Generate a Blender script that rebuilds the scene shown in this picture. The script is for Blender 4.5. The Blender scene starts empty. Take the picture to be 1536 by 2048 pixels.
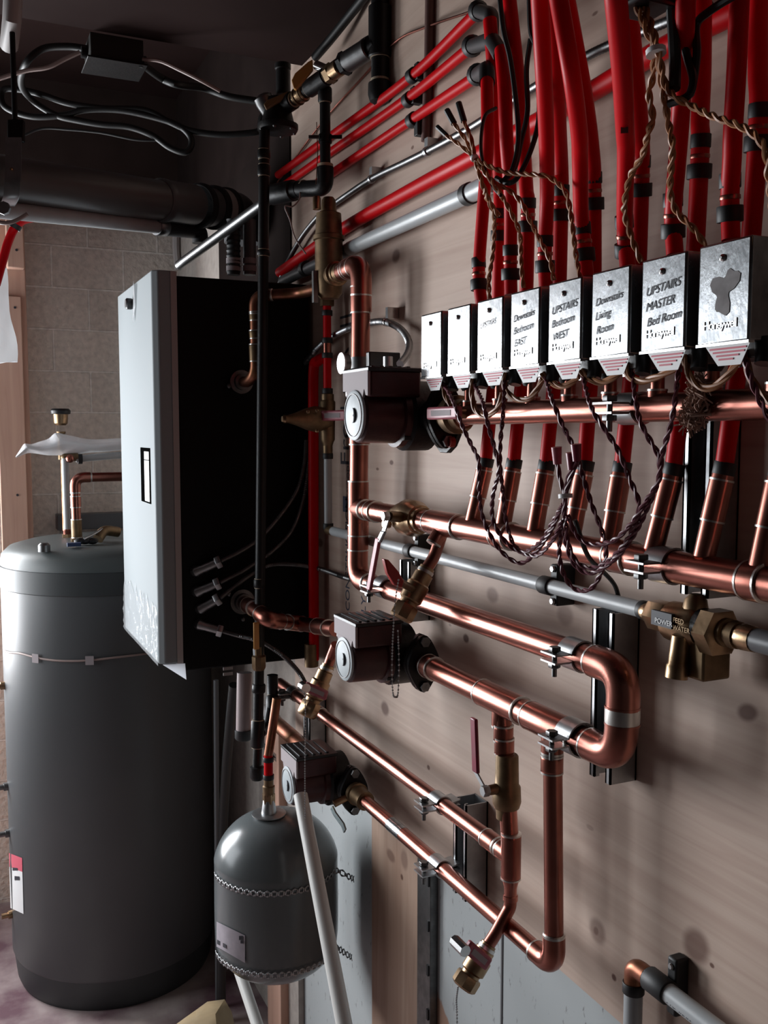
import bpy, math, random
from mathutils import Vector as V, Matrix
random.seed(7)
# ---------------------------------------------------------------- camera
F=1900.; CX=768.; CY=1024.; H=1.62; D=.77            # eye height, distance from camera to the plywood
B=math.atan((CY-865)/F); A=math.atan(878*math.cos(B)/F)
FW=V((math.sin(A)*math.cos(B),math.cos(A)*math.cos(B),-math.sin(B)))
RT=V((math.cos(A),-math.sin(A),0)); UP=V((math.sin(A)*math.sin(B),math.cos(A)*math.sin(B),math.cos(B)))
EYE=V((0,0,H))
C=bpy.context.scene.collection
cam=bpy.data.cameras.new('camera'); camo=bpy.data.objects.new('camera',cam); C.objects.link(camo)
cam.sensor_fit='VERTICAL'; cam.sensor_height=36; cam.lens=36*F/2048; cam.clip_start=.02
camo.matrix_world=Matrix(((RT.x,UP.x,-FW.x,0),(RT.y,UP.y,-FW.y,0),(RT.z,UP.z,-FW.z,H),(0,0,0,1)))
bpy.context.scene.camera=camo
# ---------------------------------------------------------------- light
w=bpy.data.worlds.new('world'); bpy.context.scene.world=w; w.use_nodes=True
w.node_tree.nodes['Background'].inputs[0].default_value=(.80,.90,1,1)
w.node_tree.nodes['Background'].inputs[1].default_value=1.0
def area(name,loc,target,sx,sy,e,col=(.92,.96,1)):
    l=bpy.data.lights.new(name,'AREA'); l.shape='RECTANGLE'; l.size=sx; l.size_y=sy; l.energy=e; l.color=col
    o=bpy.data.objects.new(name,l); C.objects.link(o); o.location=loc
    o.rotation_euler=(V(target)-V(loc)).to_track_quat('-Z','Y').to_euler(); return o
area('window_daylight',(-1.38,2.83,1.5),(0,2.83,1.5),1.0,1.1,19)
area('doorway_daylight',(-.60,3.50,1.38),(-.55,2,1.38),.88,1.2,98)
vs=bpy.context.scene.view_settings
bpy.context.scene.display_settings.display_device='sRGB'
vs.view_transform='Standard'; vs.look='None'; vs.gamma=1; vs.use_curve_mapping=False; vs.exposure=0.0

# ---------------------------------------------------------------- pixel helpers: a ray of the photograph meets a real plane
def ray(px,py): return FW+RT*((px-CX)/F)+UP*((CY-py)/F)
def W(px,py,w=0.):   # on the plane w metres out from the plywood
    d=ray(px,py); return EYE+d*((D-w)/d.x)
def YP(px,py,Y):
    d=ray(px,py); return EYE+d*(Y/d.y)
# ---------------------------------------------------------------- materials
def mat(name,col,rough=.5,metal=0.,noise=0.,nscale=30.,bump=0.,bscale=80.,spec=.5,col2=None,stretch=None,emit=None,alpha=None,trans=0.):
    m=bpy.data.materials.new(name); m.use_nodes=True; nt=m.node_tree; b=nt.nodes['Principled BSDF']
    b.inputs['Base Color'].default_value=(*col,1); b.inputs['Roughness'].default_value=rough
    b.inputs['Metallic'].default_value=metal; b.inputs['Specular IOR Level'].default_value=spec
    if trans: b.inputs['Transmission Weight'].default_value=trans
    if noise or bump:
        tc=nt.nodes.new('ShaderNodeTexCoord'); mp=nt.nodes.new('ShaderNodeMapping')
        nt.links.new(tc.outputs['Object'],mp.inputs[0])
        if stretch: mp.inputs['Scale'].default_value=stretch
    if noise:
        n=nt.nodes.new('ShaderNodeTexNoise'); n.inputs['Scale'].default_value=nscale; n.inputs['Detail'].default_value=5
        nt.links.new(mp.outputs[0],n.inputs['Vector'])
        mx=nt.nodes.new('ShaderNodeMix'); mx.data_type='RGBA'
        c2=col2 or tuple(c*(1-noise) for c in col)
        mx.inputs[6].default_value=(*col,1); mx.inputs[7].default_value=(*c2,1)
        mr=nt.nodes.new('ShaderNodeMapRange'); mr.inputs[1].default_value=.35; mr.inputs[2].default_value=.65
        nt.links.new(n.outputs['Fac'],mr.inputs[0]); nt.links.new(mr.outputs[0],mx.inputs[0])
        nt.links.new(mx.outputs[2],b.inputs['Base Color'])
        mr2=nt.nodes.new('ShaderNodeMapRange'); mr2.inputs[3].default_value=max(.05,rough-.08); mr2.inputs[4].default_value=min(1,rough+.1)
        nt.links.new(n.outputs['Fac'],mr2.inputs[0]); nt.links.new(mr2.outputs[0],b.inputs['Roughness'])
    if bump:
        n=nt.nodes.new('ShaderNodeTexNoise'); n.inputs['Scale'].default_value=bscale; n.inputs['Detail'].default_value=4
        nt.links.new(mp.outputs[0],n.inputs['Vector'])
        bp=nt.nodes.new('ShaderNodeBump'); bp.inputs['Strength'].default_value=bump; bp.inputs['Distance'].default_value=.004
        nt.links.new(n.outputs['Fac'],bp.inputs['Height']); nt.links.new(bp.outputs[0],b.inputs['Normal'])
    return m
COPPER=mat('copper',(.44,.175,.135),.29,1,.3,14,.02,70,col2=(.29,.105,.078))
COPPER_D=mat('copper_tarnished',(.38,.15,.10),.4,1,.4,40,col2=(.22,.10,.05))
SOLDER=mat('solder',(.62,.60,.57),.35,1)
BRASS=mat('brass',(.42,.28,.165),.32,1,.3,60,.05,150)
BRASS_D=mat('brass_dull',(.24,.16,.09),.45,.85,.35,50)
IRON=mat('black_iron',(.008,.0075,.008),.42,0,.3,60,.1,200,spec=.3)
TAPE=mat('thread_tape',(.42,.34,.24),.7)
STEEL=mat('galvanised_steel',(.46,.47,.48),.38,1,.25,40)
STEEL_D=mat('dark_steel',(.20,.20,.20),.4,1,.3,50)
CHROME=mat('chrome',(.75,.75,.75),.18,1)
ALU=mat('brushed_aluminium',(.50,.515,.53),.24,1,.3,38,.05,200,col2=(.24,.25,.26),stretch=(1,1,.6))
PUMP=mat('pump_maroon',(.055,.006,.008),.42,0,.3,40,.1,200)
BLACKP=mat('black_plastic',(.008,.008,.009),.4)
BLACKM=mat('boiler_black',(.0045,.0045,.005),.6,0,0,spec=.15)
WHITEP=mat('white_enamel',(.27,.295,.305),.75,0,spec=.15)
GREYP=mat('grey_enamel',(.40,.37,.36),.45)
RED=mat('red_pex',(.56,.0,.004),.42,0,.1,8,spec=.12)
RED_H=mat('maroon_handle',(.26,.03,.06),.35,0,.2,60)
PINK_H=mat('red_handle',(.34,.06,.09),.45,0,.3,90,col2=(.42,.12,.15))
REDV=mat('red_lever',(.35,.02,.015),.4)
GREYPIPE=mat('grey_pvc',(.40,.42,.43),.38,0,.08,30)
DGREY=mat('dark_grey_pvc',(.10,.103,.108),.38)
RUBBER=mat('black_rubber',(.012,.012,.013),.55)
WHITEPVC=mat('white_pvc',(.66,.65,.62),.35)
TANKM=mat('tank_grey',(.075,.078,.082),.42,0,.06,6)
TANKD=mat('tank_trim_dark',(.035,.04,.042),.5)
TANKT=mat('tank_lid',(.075,.085,.085),.45)
XTANK=mat('expansion_tank_grey',(.125,.138,.142),.22,0,.08,10)
WIREB=mat('brown_wire',(.33,.135,.05),.5)
WIREM=mat('burgundy_wire',(.12,.02,.035),.45)
WIREK=mat('black_cable',(.008,.008,.008),.5)
CABLEP=mat('pale_cable',(.30,.22,.20),.5)
LABEL=mat('white_label',(.70,.70,.70),.5)
LABELP=mat('pinkish_metal_label',(.36,.315,.325),.7,spec=.2)
DISC=mat('pump_disc',(.36,.40,.42),.5,0,.12,50)
INK=mat('black_ink',(.03,.03,.04),.6)
INKB=mat('blue_ink',(.05,.06,.10),.8)
REDINK=mat('red_ink',(.55,.10,.14),.6)
EMBOSS=mat('embossed_letters',(.85,.86,.87),.3,1)
PAPER=mat('yellow_paper',(.24,.17,.085),.8,0,.2,20)
YELLOW=mat('yellow_handle',(.55,.27,.07),.45)
TEAL=mat('zinc_handle',(.25,.31,.32),.35,.9)
TAN=mat('tan_tape',(.36,.22,.17),.9,0,.3,40,.3,100)
BLUE=mat('blue_tape',(.02,.04,.12),.5)
PLASTIC=mat('clear_film',(.80,.81,.83),.12,0,0,bump=.4,bscale=40)
ph=PLASTIC.node_tree.nodes['Principled BSDF']; ph.inputs['Alpha'].default_value=.72
SHEET=mat('white_sheet',(.88,.90,.92),.6,0,0,bump=.3,bscale=12)
FILM=mat('boiler_film',(.75,.78,.80),.12,0,0,bump=.9,bscale=45); FILM.node_tree.nodes['Principled BSDF'].inputs['Alpha'].default_value=.35

_nt=SHEET.node_tree; _t=_nt.nodes.new('ShaderNodeBsdfTranslucent'); _t.inputs[0].default_value=(.9,.92,.95,1); _m=_nt.nodes.new('ShaderNodeMixShader'); _m.inputs[0].default_value=.75
_nt.links.new(_nt.nodes['Principled BSDF'].outputs[0],_m.inputs[1]); _nt.links.new(_t.outputs[0],_m.inputs[2]); _nt.links.new(_m.outputs[0],_nt.nodes['Material Output'].inputs[0])
def wood(name,c1,c2,knots=(),grain=(60,3,60),rough=.6,axis='x'):
    """pale softwood; knots = (y,z,ry,rz,tilt,dark) on the sheet, grain along world Y/Z by the stretch"""
    m=bpy.data.materials.new(name); m.use_nodes=True; nt=m.node_tree; L=nt.links; b=nt.nodes['Principled BSDF']
    b.inputs['Roughness'].default_value=rough; b.inputs['Specular IOR Level'].default_value=.35
    geo=nt.nodes.new('ShaderNodeNewGeometry'); mp=nt.nodes.new('ShaderNodeMapping'); mp.inputs['Scale'].default_value=grain
    L.new(geo.outputs['Position'],mp.inputs[0])
    n=nt.nodes.new('ShaderNodeTexNoise'); n.inputs['Scale'].default_value=1; n.inputs['Detail'].default_value=6; n.inputs['Distortion'].default_value=1.2
    L.new(mp.outputs[0],n.inputs['Vector'])
    n2=nt.nodes.new('ShaderNodeTexNoise'); n2.inputs['Scale'].default_value=3.2; n2.inputs['Detail'].default_value=2
    L.new(geo.outputs['Position'],n2.inputs['Vector'])
    ad=nt.nodes.new('ShaderNodeMath'); ad.operation='MULTIPLY_ADD'; L.new(n2.outputs['Fac'],ad.inputs[0]); ad.inputs[1].default_value=.6; L.new(n.outputs['Fac'],ad.inputs[2])
    mr=nt.nodes.new('ShaderNodeMapRange'); mr.inputs[1].default_value=.55; mr.inputs[2].default_value=1.05; L.new(ad.outputs[0],mr.inputs[0])
    mx=nt.nodes.new('ShaderNodeMix'); mx.data_type='RGBA'; mx.inputs[6].default_value=(*c1,1); mx.inputs[7].default_value=(*c2,1)
    L.new(mr.outputs[0],mx.inputs[0]); cur=mx.outputs[2]
    sep=nt.nodes.new('ShaderNodeSeparateXYZ'); L.new(geo.outputs['Position'],sep.inputs[0])
    for (ky,kz,ry,rz,tilt,dark) in knots:
        mk=nt.nodes.new('ShaderNodeMapping'); mk.vector_type='TEXTURE'
        mk.inputs['Location'].default_value=(0,ky,kz); mk.inputs['Rotation'].default_value=(tilt,0,0); mk.inputs['Scale'].default_value=(1e6,ry,rz)
        L.new(geo.outputs['Position'],mk.inputs[0])
        ln=nt.nodes.new('ShaderNodeVectorMath'); ln.operation='LENGTH'; L.new(mk.outputs[0],ln.inputs[0])
        r=nt.nodes.new('ShaderNodeMapRange'); r.interpolation_type='SMOOTHSTEP'; r.inputs[1].default_value=.6; r.inputs[2].default_value=1.25; r.inputs[3].default_value=dark; r.inputs[4].default_value=0
        L.new(ln.outputs['Value'],r.inputs[0])
        k=nt.nodes.new('ShaderNodeMix'); k.data_type='RGBA'; k.inputs[7].default_value=(.11,.045,.03,1)
        L.new(r.outputs[0],k.inputs[0]); L.new(cur,k.inputs[6]); cur=k.outputs[2]
    L.new(cur,b.inputs['Base Color'])
    bp=nt.nodes.new('ShaderNodeBump'); bp.inputs['Strength'].default_value=.15; bp.inputs['Distance'].default_value=.002
    L.new(n.outputs['Fac'],bp.inputs['Height']); L.new(bp.outputs[0],b.inputs['Normal'])
    return m

def topped(P):
    """carry a run that leaves the frame upward on to the ceiling"""
    P=list(P); e=P[-1]; d=(e-P[-2]).normalized()*.03
    if e.z<ZC-.01: P+=[V((e.x+d.x*.6,e.y+d.y*.6,min(ZC-.005,e.z+.03))),V((e.x+d.x*.8,e.y+d.y*.8,ZC))]
    return P
# ---------------------------------------------------------------- mesh builder
def frame(d):
    d=d.normalized(); a=V((0,0,1)) if abs(d.z)<.9 else V((1,0,0))
    u=d.cross(a).normalized(); return u,d.cross(u).normalized()
def catmull(pts,k=8,closed=False):
    pts=[V(p) for p in pts]
    if len(pts)<3: return pts
    P=[pts[0]*2-pts[1]]+pts+[pts[-1]*2-pts[-2]]; out=[]
    for i in range(1,len(P)-2):
        a,b,c,d=P[i-1:i+3]
        for j in range(k):
            t=j/k; out.append(.5*((2*b)+(c-a)*t+(2*a-5*b+4*c-d)*t*t+(3*b-a-3*c+d)*t**3))
    out.append(P[-2]); return out
def fillet(pts,R,k=8):
    pts=[V(p) for p in pts]; out=[pts[0]]
    for i in range(1,len(pts)-1):
        p=pts[i]; a=(pts[i-1]-p); b=(pts[i+1]-p); la,lb=a.length,b.length; a.normalize(); b.normalize()
        t=min(R,la*.49,lb*.49); s=p+a*t; e=p+b*t
        for j in range(k+1):
            u=j/k; out.append(s*(1-u)**2+p*2*u*(1-u)+e*u*u)
    out.append(pts[-1]); return out
class MB:
    def __init__(s): s.v=[];s.f=[];s.m=[]
    def tube(s,pts,r,n=16,mi=0,caps=True,closed=False):
        pts=[V(p) for p in pts]; q=[pts[0]]; rs=[r[0] if isinstance(r,(list,tuple)) else r]
        for i,p in enumerate(pts[1:],1):
            ri=r[i] if isinstance(r,(list,tuple)) else r
            if (p-q[-1]).length>1e-6 or isinstance(r,(list,tuple)): q.append(p); rs.append(ri)
        pts=q; N=len(pts)
        if N<2: return s
        T=[]
        for i in range(N):
            a=pts[max(0,i-1)]; b=pts[min(N-1,i+1)]
            if closed: a=pts[(i-1)%N]; b=pts[(i+1)%N]
            t=b-a
            T.append(t.normalized() if t.length>1e-9 else (T[-1] if T else V((0,0,1))))
        u,_=frame(T[0]); base=len(s.v)
        for i in range(N):
            if i:
                u=u-T[i]*u.dot(T[i])
                u=u.normalized() if u.length>1e-6 else frame(T[i])[0]
            vv=T[i].cross(u)
            for j in range(n):
                an=2*math.pi*j/n; s.v.append(pts[i]+(u*math.cos(an)+vv*math.sin(an))*rs[i])
        for i in range(N-1 if not closed else N):
            i2=(i+1)%N
            for j in range(n):
                j2=(j+1)%n; s.f.append((base+i*n+j,base+i*n+j2,base+i2*n+j2,base+i2*n+j)); s.m.append(mi)
        if caps and not closed:
            s.f.append(tuple(base+j for j in range(n))[::-1]); s.m.append(mi)
            s.f.append(tuple(base+(N-1)*n+j for j in range(n))); s.m.append(mi)
        return s
    def lathe(s,o,ax,prof,n=24,mi=0):   # prof: (distance along axis, radius)
        ax=V(ax).normalized(); o=V(o); return s.tube([o+ax*t for t,_ in prof],[r for _,r in prof],n,mi) if False else s._lathe(o,ax,prof,n,mi)
    def _lathe(s,o,ax,prof,n,mi=0):
        o=V(o); ax=V(ax).normalized()
        u,vv=frame(ax); base=len(s.v)
        for t,r in prof:
            for j in range(n):
                an=2*math.pi*j/n; s.v.append(o+ax*t+(u*math.cos(an)+vv*math.sin(an))*max(r,1e-5))
        for i in range(len(prof)-1):
            for j in range(n):
                j2=(j+1)%n; s.f.append((base+i*n+j,base+i*n+j2,base+(i+1)*n+j2,base+(i+1)*n+j)); s.m.append(mi)
        s.f.append(tuple(base+j for j in range(n))[::-1]); s.m.append(mi)
        s.f.append(tuple(base+(len(prof)-1)*n+j for j in range(n))); s.m.append(mi)
        return s
    def box(s,lo,hi,mi=0):
        lo=V(lo);hi=V(hi);b=len(s.v)
        for z in (lo.z,hi.z):
            for x,y in ((lo.x,lo.y),(hi.x,lo.y),(hi.x,hi.y),(lo.x,hi.y)): s.v.append(V((x,y,z)))
        for f in ((0,3,2,1),(4,5,6,7),(0,1,5,4),(1,2,6,5),(2,3,7,6),(3,0,4,7)): s.f.append(tuple(b+i for i in f)); s.m.append(mi)
        return s
    def obox(s,c,u,v,w_,mi=0):          # oriented box: centre and three half-vectors
        c=V(c);u=V(u);v=V(v);w_=V(w_);b=len(s.v)
        for z in (-1,1):
            for x,y in ((-1,-1),(1,-1),(1,1),(-1,1)): s.v.append(c+u*x+v*y+w_*z)
        for f in ((0,3,2,1),(4,5,6,7),(0,1,5,4),(1,2,6,5),(2,3,7,6),(3,0,4,7)): s.f.append(tuple(b+i for i in f)); s.m.append(mi)
        return s
    def prism(s,poly,ext,mi=0):
        poly=[V(p) for p in poly];ext=V(ext);b=len(s.v);n=len(poly)
        s.v+=poly+[p+ext for p in poly]
        s.f.append(tuple(range(b,b+n))[::-1]);s.m.append(mi);s.f.append(tuple(range(b+n,b+2*n)));s.m.append(mi)
        for i in range(n):
            j=(i+1)%n; s.f.append((b+i,b+j,b+n+j,b+n+i)); s.m.append(mi)
        return s
    def strip(s,pts,wv,tv,mi=0):        # flat strap along pts: half width vector, half thickness vector
        pts=[V(p) for p in pts];b=len(s.v);wv=V(wv);tv=V(tv)
        for p in pts: s.v+=[p-wv-tv,p+wv-tv,p+wv+tv,p-wv+tv]
        for i in range(len(pts)-1):
            for j in range(4):
                k=(j+1)%4; s.f.append((b+i*4+j,b+i*4+k,b+i*4+4+k,b+i*4+4+j)); s.m.append(mi)
        s.f.append((b+3,b+2,b+1,b)); s.m.append(mi); e=b+4*(len(pts)-1); s.f.append((e,e+1,e+2,e+3)); s.m.append(mi)
        return s
    def sphere(s,c,r,n=10,mi=0,sc=(1,1,1)):
        b=len(s.v); c=V(c); m=n//2
        for i in range(m+1):
            t=math.pi*i/m
            for j in range(n):
                a=2*math.pi*j/n; s.v.append(c+V((math.sin(t)*math.cos(a)*sc[0],math.sin(t)*math.sin(a)*sc[1],math.cos(t)*sc[2]))*r)
        for i in range(m):
            for j in range(n):
                k=(j+1)%n; s.f.append((b+i*n+j,b+(i+1)*n+j,b+(i+1)*n+k,b+i*n+k)); s.m.append(mi)
        return s
def rootloc(o):
    while o.parent: o=o.parent
    return o.location
def link(name,mb,m,parent=None,bevel=0,loc=None,local=False):
    me=bpy.data.meshes.new(name); off=V((0,0,0))
    if parent and not local: off=rootloc(parent)
    if loc is not None: off=V(loc)
    me.from_pydata([tuple(v-off) for v in mb.v],[],mb.f)
    ms=m if isinstance(m,(list,tuple)) else [m]
    for x in ms: me.materials.append(x)
    for p,i in zip(me.polygons,mb.m): p.material_index=i; p.use_smooth=True
    me.validate(); me.update()
    try: me.set_sharp_from_angle(angle=math.radians(38))
    except Exception: pass
    o=bpy.data.objects.new(name,me); C.objects.link(o)
    if parent: o.parent=parent
    elif loc is not None: o.location=loc
    if bevel:
        b=o.modifiers.new('bevel','BEVEL'); b.width=bevel; b.segments=2; b.limit_method='ANGLE'; b.angle_limit=math.radians(40)
    return o
def tag(o,label,cat,group=None,kind=None):
    if label: o['label']=label
    if cat: o['category']=cat
    if group: o['group']=group
    if kind: o['kind']=kind
    return o
def thing(name,loc,label,cat,group=None):
    o=bpy.data.objects.new(name,None); C.objects.link(o); o.location=V(loc); o.empty_display_size=.02
    return tag(o,label,cat,group)
def struct(name,mb,m,bevel=0):
    return tag(link(name,mb,m,None,bevel),None,None,kind='structure')
def solo(name,mb,m,label,cat,group=None,bevel=0,kind=None):
    c=sum(mb.v,V((0,0,0)))/len(mb.v); c.z=min(v.z for v in mb.v)
    return tag(link(name,mb,m,None,bevel,loc=c),label,cat,group,kind)
def text(name,s,size,o,ux,uy,m,parent,ext=.0003,shear=0,spacing=1.,local=False):
    """letters whose baseline starts at o, running along ux, rising along uy"""
    cu=bpy.data.curves.new(name,'FONT'); cu.body=s; cu.size=size; cu.extrude=ext; cu.shear=shear; cu.space_character=spacing; cu.space_line=1.05
    t=bpy.data.objects.new(name,cu); C.objects.link(t)
    dg=bpy.context.evaluated_depsgraph_get(); me=bpy.data.meshes.new_from_object(t.evaluated_get(dg))
    bpy.data.objects.remove(t); bpy.data.curves.remove(cu)
    ux=V(ux).normalized(); uy=V(uy).normalized(); uz=ux.cross(uy); o=V(o)
    off=rootloc(parent) if (parent and not local) else V((0,0,0))
    for v in me.vertices: c=v.co.copy(); v.co=o+ux*c.x+uy*c.y+uz*c.z-off
    me.materials.clear(); me.materials.append(m)
    ob=bpy.data.objects.new(name,me); C.objects.link(ob)
    if parent: ob.parent=parent
    return ob
X1=V((1,0,0)); Y1=V((0,1,0)); Z1=V((0,0,1))
def sleeve(mb,p,d,L,r,k=1.13,mi=0,ms=1):
    d=V(d).normalized(); p=V(p); R=r*k
    mb.lathe(p-d*L/2,d,[(-.0015,r*1.02),(0,R*.99),(.003,R),(L-.003,R),(L,R*.99),(L+.0015,r*1.02)],20,mi)
    for t in (-L/2-.001,L/2+.001): mb.lathe(p+d*t-d*.0016,d,[(0,r*1.03),(.0004,R*1.02),(.0028,R*1.02),(.0032,r*1.03)],20,ms)
def elbow_part(root,a,p,b,r,R=None,name='elbow',m=(COPPER,SOLDER)):
    R=R or r*2.0; a=V(a);p=V(p);b=V(b); da=(a-p).normalized(); db=(b-p).normalized(); mb=MB()
    arc=[]; s=p+da*R; e=p+db*R
    for j in range(11):
        u=j/10; arc.append(s*(1-u)**2+p*2*u*(1-u)+e*u*u)
    path=[s+da*r*1.2]+arc+[e+db*r*1.2]
    mb.tube(path,r*1.13,20,0)
    for q,dd in ((path[0],da),(path[-1],db)): mb.lathe(q-dd*.001,dd,[(0,r*1.15),(.003,r*1.14),(.0045,r*1.02)],20,1)
    return link(name,mb,list(m),root)
def pipe_part(root,pts,r,R=None,m=COPPER,name='pipe'):
    return link(name,MB().tube(fillet(pts,R or r*2.0),r,20),m,root)
def coupling(root,p,d,L,r,name='coupling',m=(COPPER,SOLDER)):
    mb=MB(); sleeve(mb,p,d,L,r); return link(name,mb,list(m),root)
def tee_part(root,p,d,bd,r,rb=None,L=None,m=(COPPER,SOLDER)):
    rb=rb or r; L=L or r*4; mb=MB(); sleeve(mb,p,d,L,r); bd=V(bd).normalized(); p=V(p)
    mb.lathe(p,bd,[(0,rb*1.13),(r*2,rb*1.13),(r*2+.001,rb*1.02)],20,0)
    mb.lathe(p+bd*(r*2-.001),bd,[(0,rb*1.15),(.003,rb*1.15),(.0035,rb)],20,1)
    return link('tee',mb,list(m),root)
def hexnut(mb,p,d,L,r,mi=0): mb._lathe(V(p),V(d).normalized(),[(0,r*.93),(L*.15,r),(L*.85,r),(L,r*.93)],6,mi)
def twist(pts,r=.0012,n=2,pitch=.03,k=8,smooth=6,mi=0,mb=None,sep=1.0):
    mb=mb or MB(); P=catmull(pts,k*2); L=0; T=[0]
    for a,b in zip(P,P[1:]): L+=(b-a).length; T.append(L)
    for s in range(n):
        q=[]; u=None
        for i,p in enumerate(P):
            t=(P[min(i+1,len(P)-1)]-P[max(i-1,0)]); t=t.normalized() if t.length>1e-9 else Z1
            u=frame(t)[0] if u is None else (u-t*u.dot(t)).normalized(); v=t.cross(u)
            a=2*math.pi*(T[i]/pitch+s/n); q.append(p+(u*math.cos(a)+v*math.sin(a))*r*sep)
        mb.tube(q,r,6,mi)
    return mb
def dense(pts,step):
    pts=[V(p) for p in pts]; out=[pts[0]]
    for a,b in zip(pts,pts[1:]):
        n=max(1,int((b-a).length/step)); out+=[a.lerp(b,(i+1)/n) for i in range(n)]
    return out
def armoured(pts,r,rib=.004,m=None):
    P=dense(catmull(pts,8),rib/2); mb=MB(); mb.tube(P,[r*(1.0 if i%2 else .86) for i in range(len(P))],10); return mb
def ring_band(mb,p,d,L,r,mi=0):
    d=V(d).normalized(); mb._lathe(V(p)-d*L/2,d,[(0,r*.97),(.0006,r),(L-.0006,r),(L,r*.97)],18,mi)
def PD(px,py,dep): return EYE+ray(px,py)*dep
# ================================================================ the room
ZPLY=H-.764; ZC=H+.835
def knot(px,py,ry_px,rz_px,tilt=0,dark=.8):
    p=W(px,py); a=abs(W(px+ry_px,py).y-p.y); b=abs(W(px,py+rz_px).z-p.z)
    return (p.y,p.z,a,b,tilt,dark)
KN=[knot(792,512,8,14),knot(985,1190,12,16,0,.6),knot(1130,1230,17,22,0,.5),knot(1195,1862,17,26,.6,.55),knot(1192,1862,5,9,.5,.6),knot(1392,1892,26,40,.75,.75),
    knot(1424,1931,5,5,0,.9),knot(1495,1425,22,18,-.3,.85),knot(770,1417,8,14),knot(932,1277,6,9,0,1),knot(783,925,4,5,0,.9),knot(755,938,3,3,0,.8),
    knot(857,1535,3,5,0,.9),knot(1228,1955,5,7,0,.95),knot(860,440,3,3,0,.9),knot(825,295,3,4,0,.8),knot(1190,27,6,4,0,.7),knot(900,1250,3,3,0,.5),knot(640,1085,6,9,0,.7),knot(1180,1655,8,5,0,.35)]
PLY=wood('plywood',(.55,.425,.35),(.43,.305,.245),KN,grain=(30,1.6,44))
PLY2=wood('plywood_strip',(.47,.33,.25),(.34,.21,.15),[(W(778,1712,0).y,W(778,1712,0).z,.02,.012,0,.6),(W(805,1720,0).y,W(805,1720,0).z,.016,.02,0,.5),(W(800,1755,0).y,W(800,1755,0).z,.006,.006,0,.9)],grain=(40,30,2))
STUD=wood('softwood_stud',(.66,.42,.32),(.54,.32,.24),grain=(40,40,2.5))
PAINTW=mat('pale_grey_paint',(.42,.45,.46),.75,0,.0,0)
def painted_board():
    m=mat('scuffed_grey_board',(.40,.425,.43),.7); nt=m.node_tree; L=nt.links; b=nt.nodes['Principled BSDF']
    g=nt.nodes.new('ShaderNodeNewGeometry'); mp=nt.nodes.new('ShaderNodeMapping'); mp.inputs['Scale'].default_value=(30,22,9); L.new(g.outputs['Position'],mp.inputs[0])
    n=nt.nodes.new('ShaderNodeTexNoise'); n.inputs['Scale'].default_value=3; n.inputs['Detail'].default_value=8; n.inputs['Roughness'].default_value=.7; L.new(mp.outputs[0],n.inputs['Vector'])
    r=nt.nodes.new('ShaderNodeMapRange'); r.inputs[1].default_value=.60; r.inputs[2].default_value=.67; L.new(n.outputs['Fac'],r.inputs[0])
    x=nt.nodes.new('ShaderNodeMix'); x.data_type='RGBA'; x.inputs[6].default_value=(.38,.405,.41,1); x.inputs[7].default_value=(.17,.17,.17,1); L.new(r.outputs[0],x.inputs[0])
    s=nt.nodes.new('ShaderNodeSeparateXYZ'); L.new(g.outputs['Position'],s.inputs[0])
    # bare brown triangle low on the board where the paint stops
    a=nt.nodes.new('ShaderNodeMath'); a.operation='MULTIPLY_ADD'; a.inputs[1].default_value=.85; L.new(s.outputs['Y'],a.inputs[0]); a.inputs[2].default_value=0
    d=nt.nodes.new('ShaderNodeMath'); d.operation='SUBTRACT'; L.new(a.outputs[0],d.inputs[0]); L.new(s.outputs['Z'],d.inputs[1])
    n3=nt.nodes.new('ShaderNodeTexNoise'); n3.inputs['Scale'].default_value=25; L.new(g.outputs['Position'],n3.inputs['Vector'])
    e=nt.nodes.new('ShaderNodeMath'); e.operation='MULTIPLY_ADD'; e.inputs[1].default_value=.05; L.new(n3.outputs['Fac'],e.inputs[0]); L.new(d.outputs[0],e.inputs[2])
    p1=W(868,1960,-.02); thr=.85*p1.y-p1.z+.025
    p3=W(800,1960,-.02)
    c=nt.nodes.new('ShaderNodeMapRange'); c.inputs[1].default_value=thr-.004; c.inputs[2].default_value=thr+.004; L.new(e.outputs[0],c.inputs[0])
    lt=nt.nodes.new('ShaderNodeMath'); lt.operation='LESS_THAN'; lt.inputs[1].default_value=p1.y+.02; L.new(s.outputs['Y'],lt.inputs[0])
    mu=nt.nodes.new('ShaderNodeMath'); mu.operation='MULTIPLY'; L.new(c.outputs[0],mu.inputs[0]); L.new(lt.outputs[0],mu.inputs[1])
    y=nt.nodes.new('ShaderNodeMix'); y.data_type='RGBA'; y.inputs[7].default_value=(.33,.20,.14,1); L.new(mu.outputs[0],y.inputs[0]); L.new(x.outputs[2],y.inputs[6]); L.new(y.outputs[2],b.inputs['Base Color'])
    return m
YPE=2.2
struct('wall_right',MB().box((D,-1.2,ZPLY),(D+.018,YPE,ZC+.35)),PLY)
yb=W(745,1800,-.02).y
bd=MB().box((D+.018,-1.2,0),(D+.03,2.6,ZC+.35)); struct('trim_1',bd,painted_board())
ys1,ys0=W(742,1850,-.002).y,W(833,1850,-.002).y
struct('trim_2',MB().box((D+.004,ys0,0),(D+.018,ys1,ZPLY-.001)),PLY2)                       # narrow plywood strip
ym1,ym0=W(836,1900,-.004).y,W(862,1900,-.004).y
mb=MB().box((D+.002,ym0,0),(D+.0175,ym1,ZPLY-.002))
o_strip=mb
t=thing('metal_edge_strip',(D+.002,(ym0+ym1)/2,0),'upright grey metal strip with punched slots beside the bare plywood strip','metal strip')
link('strip',mb,STEEL_D,t,.001)
for k in range(9):
    z=ZPLY-.06-k*.085
    link('slot',MB().box((D-.001,ym0+.003,z),(D+.0025,ym0+.009,z+.02)),RUBBER,t)
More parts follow.
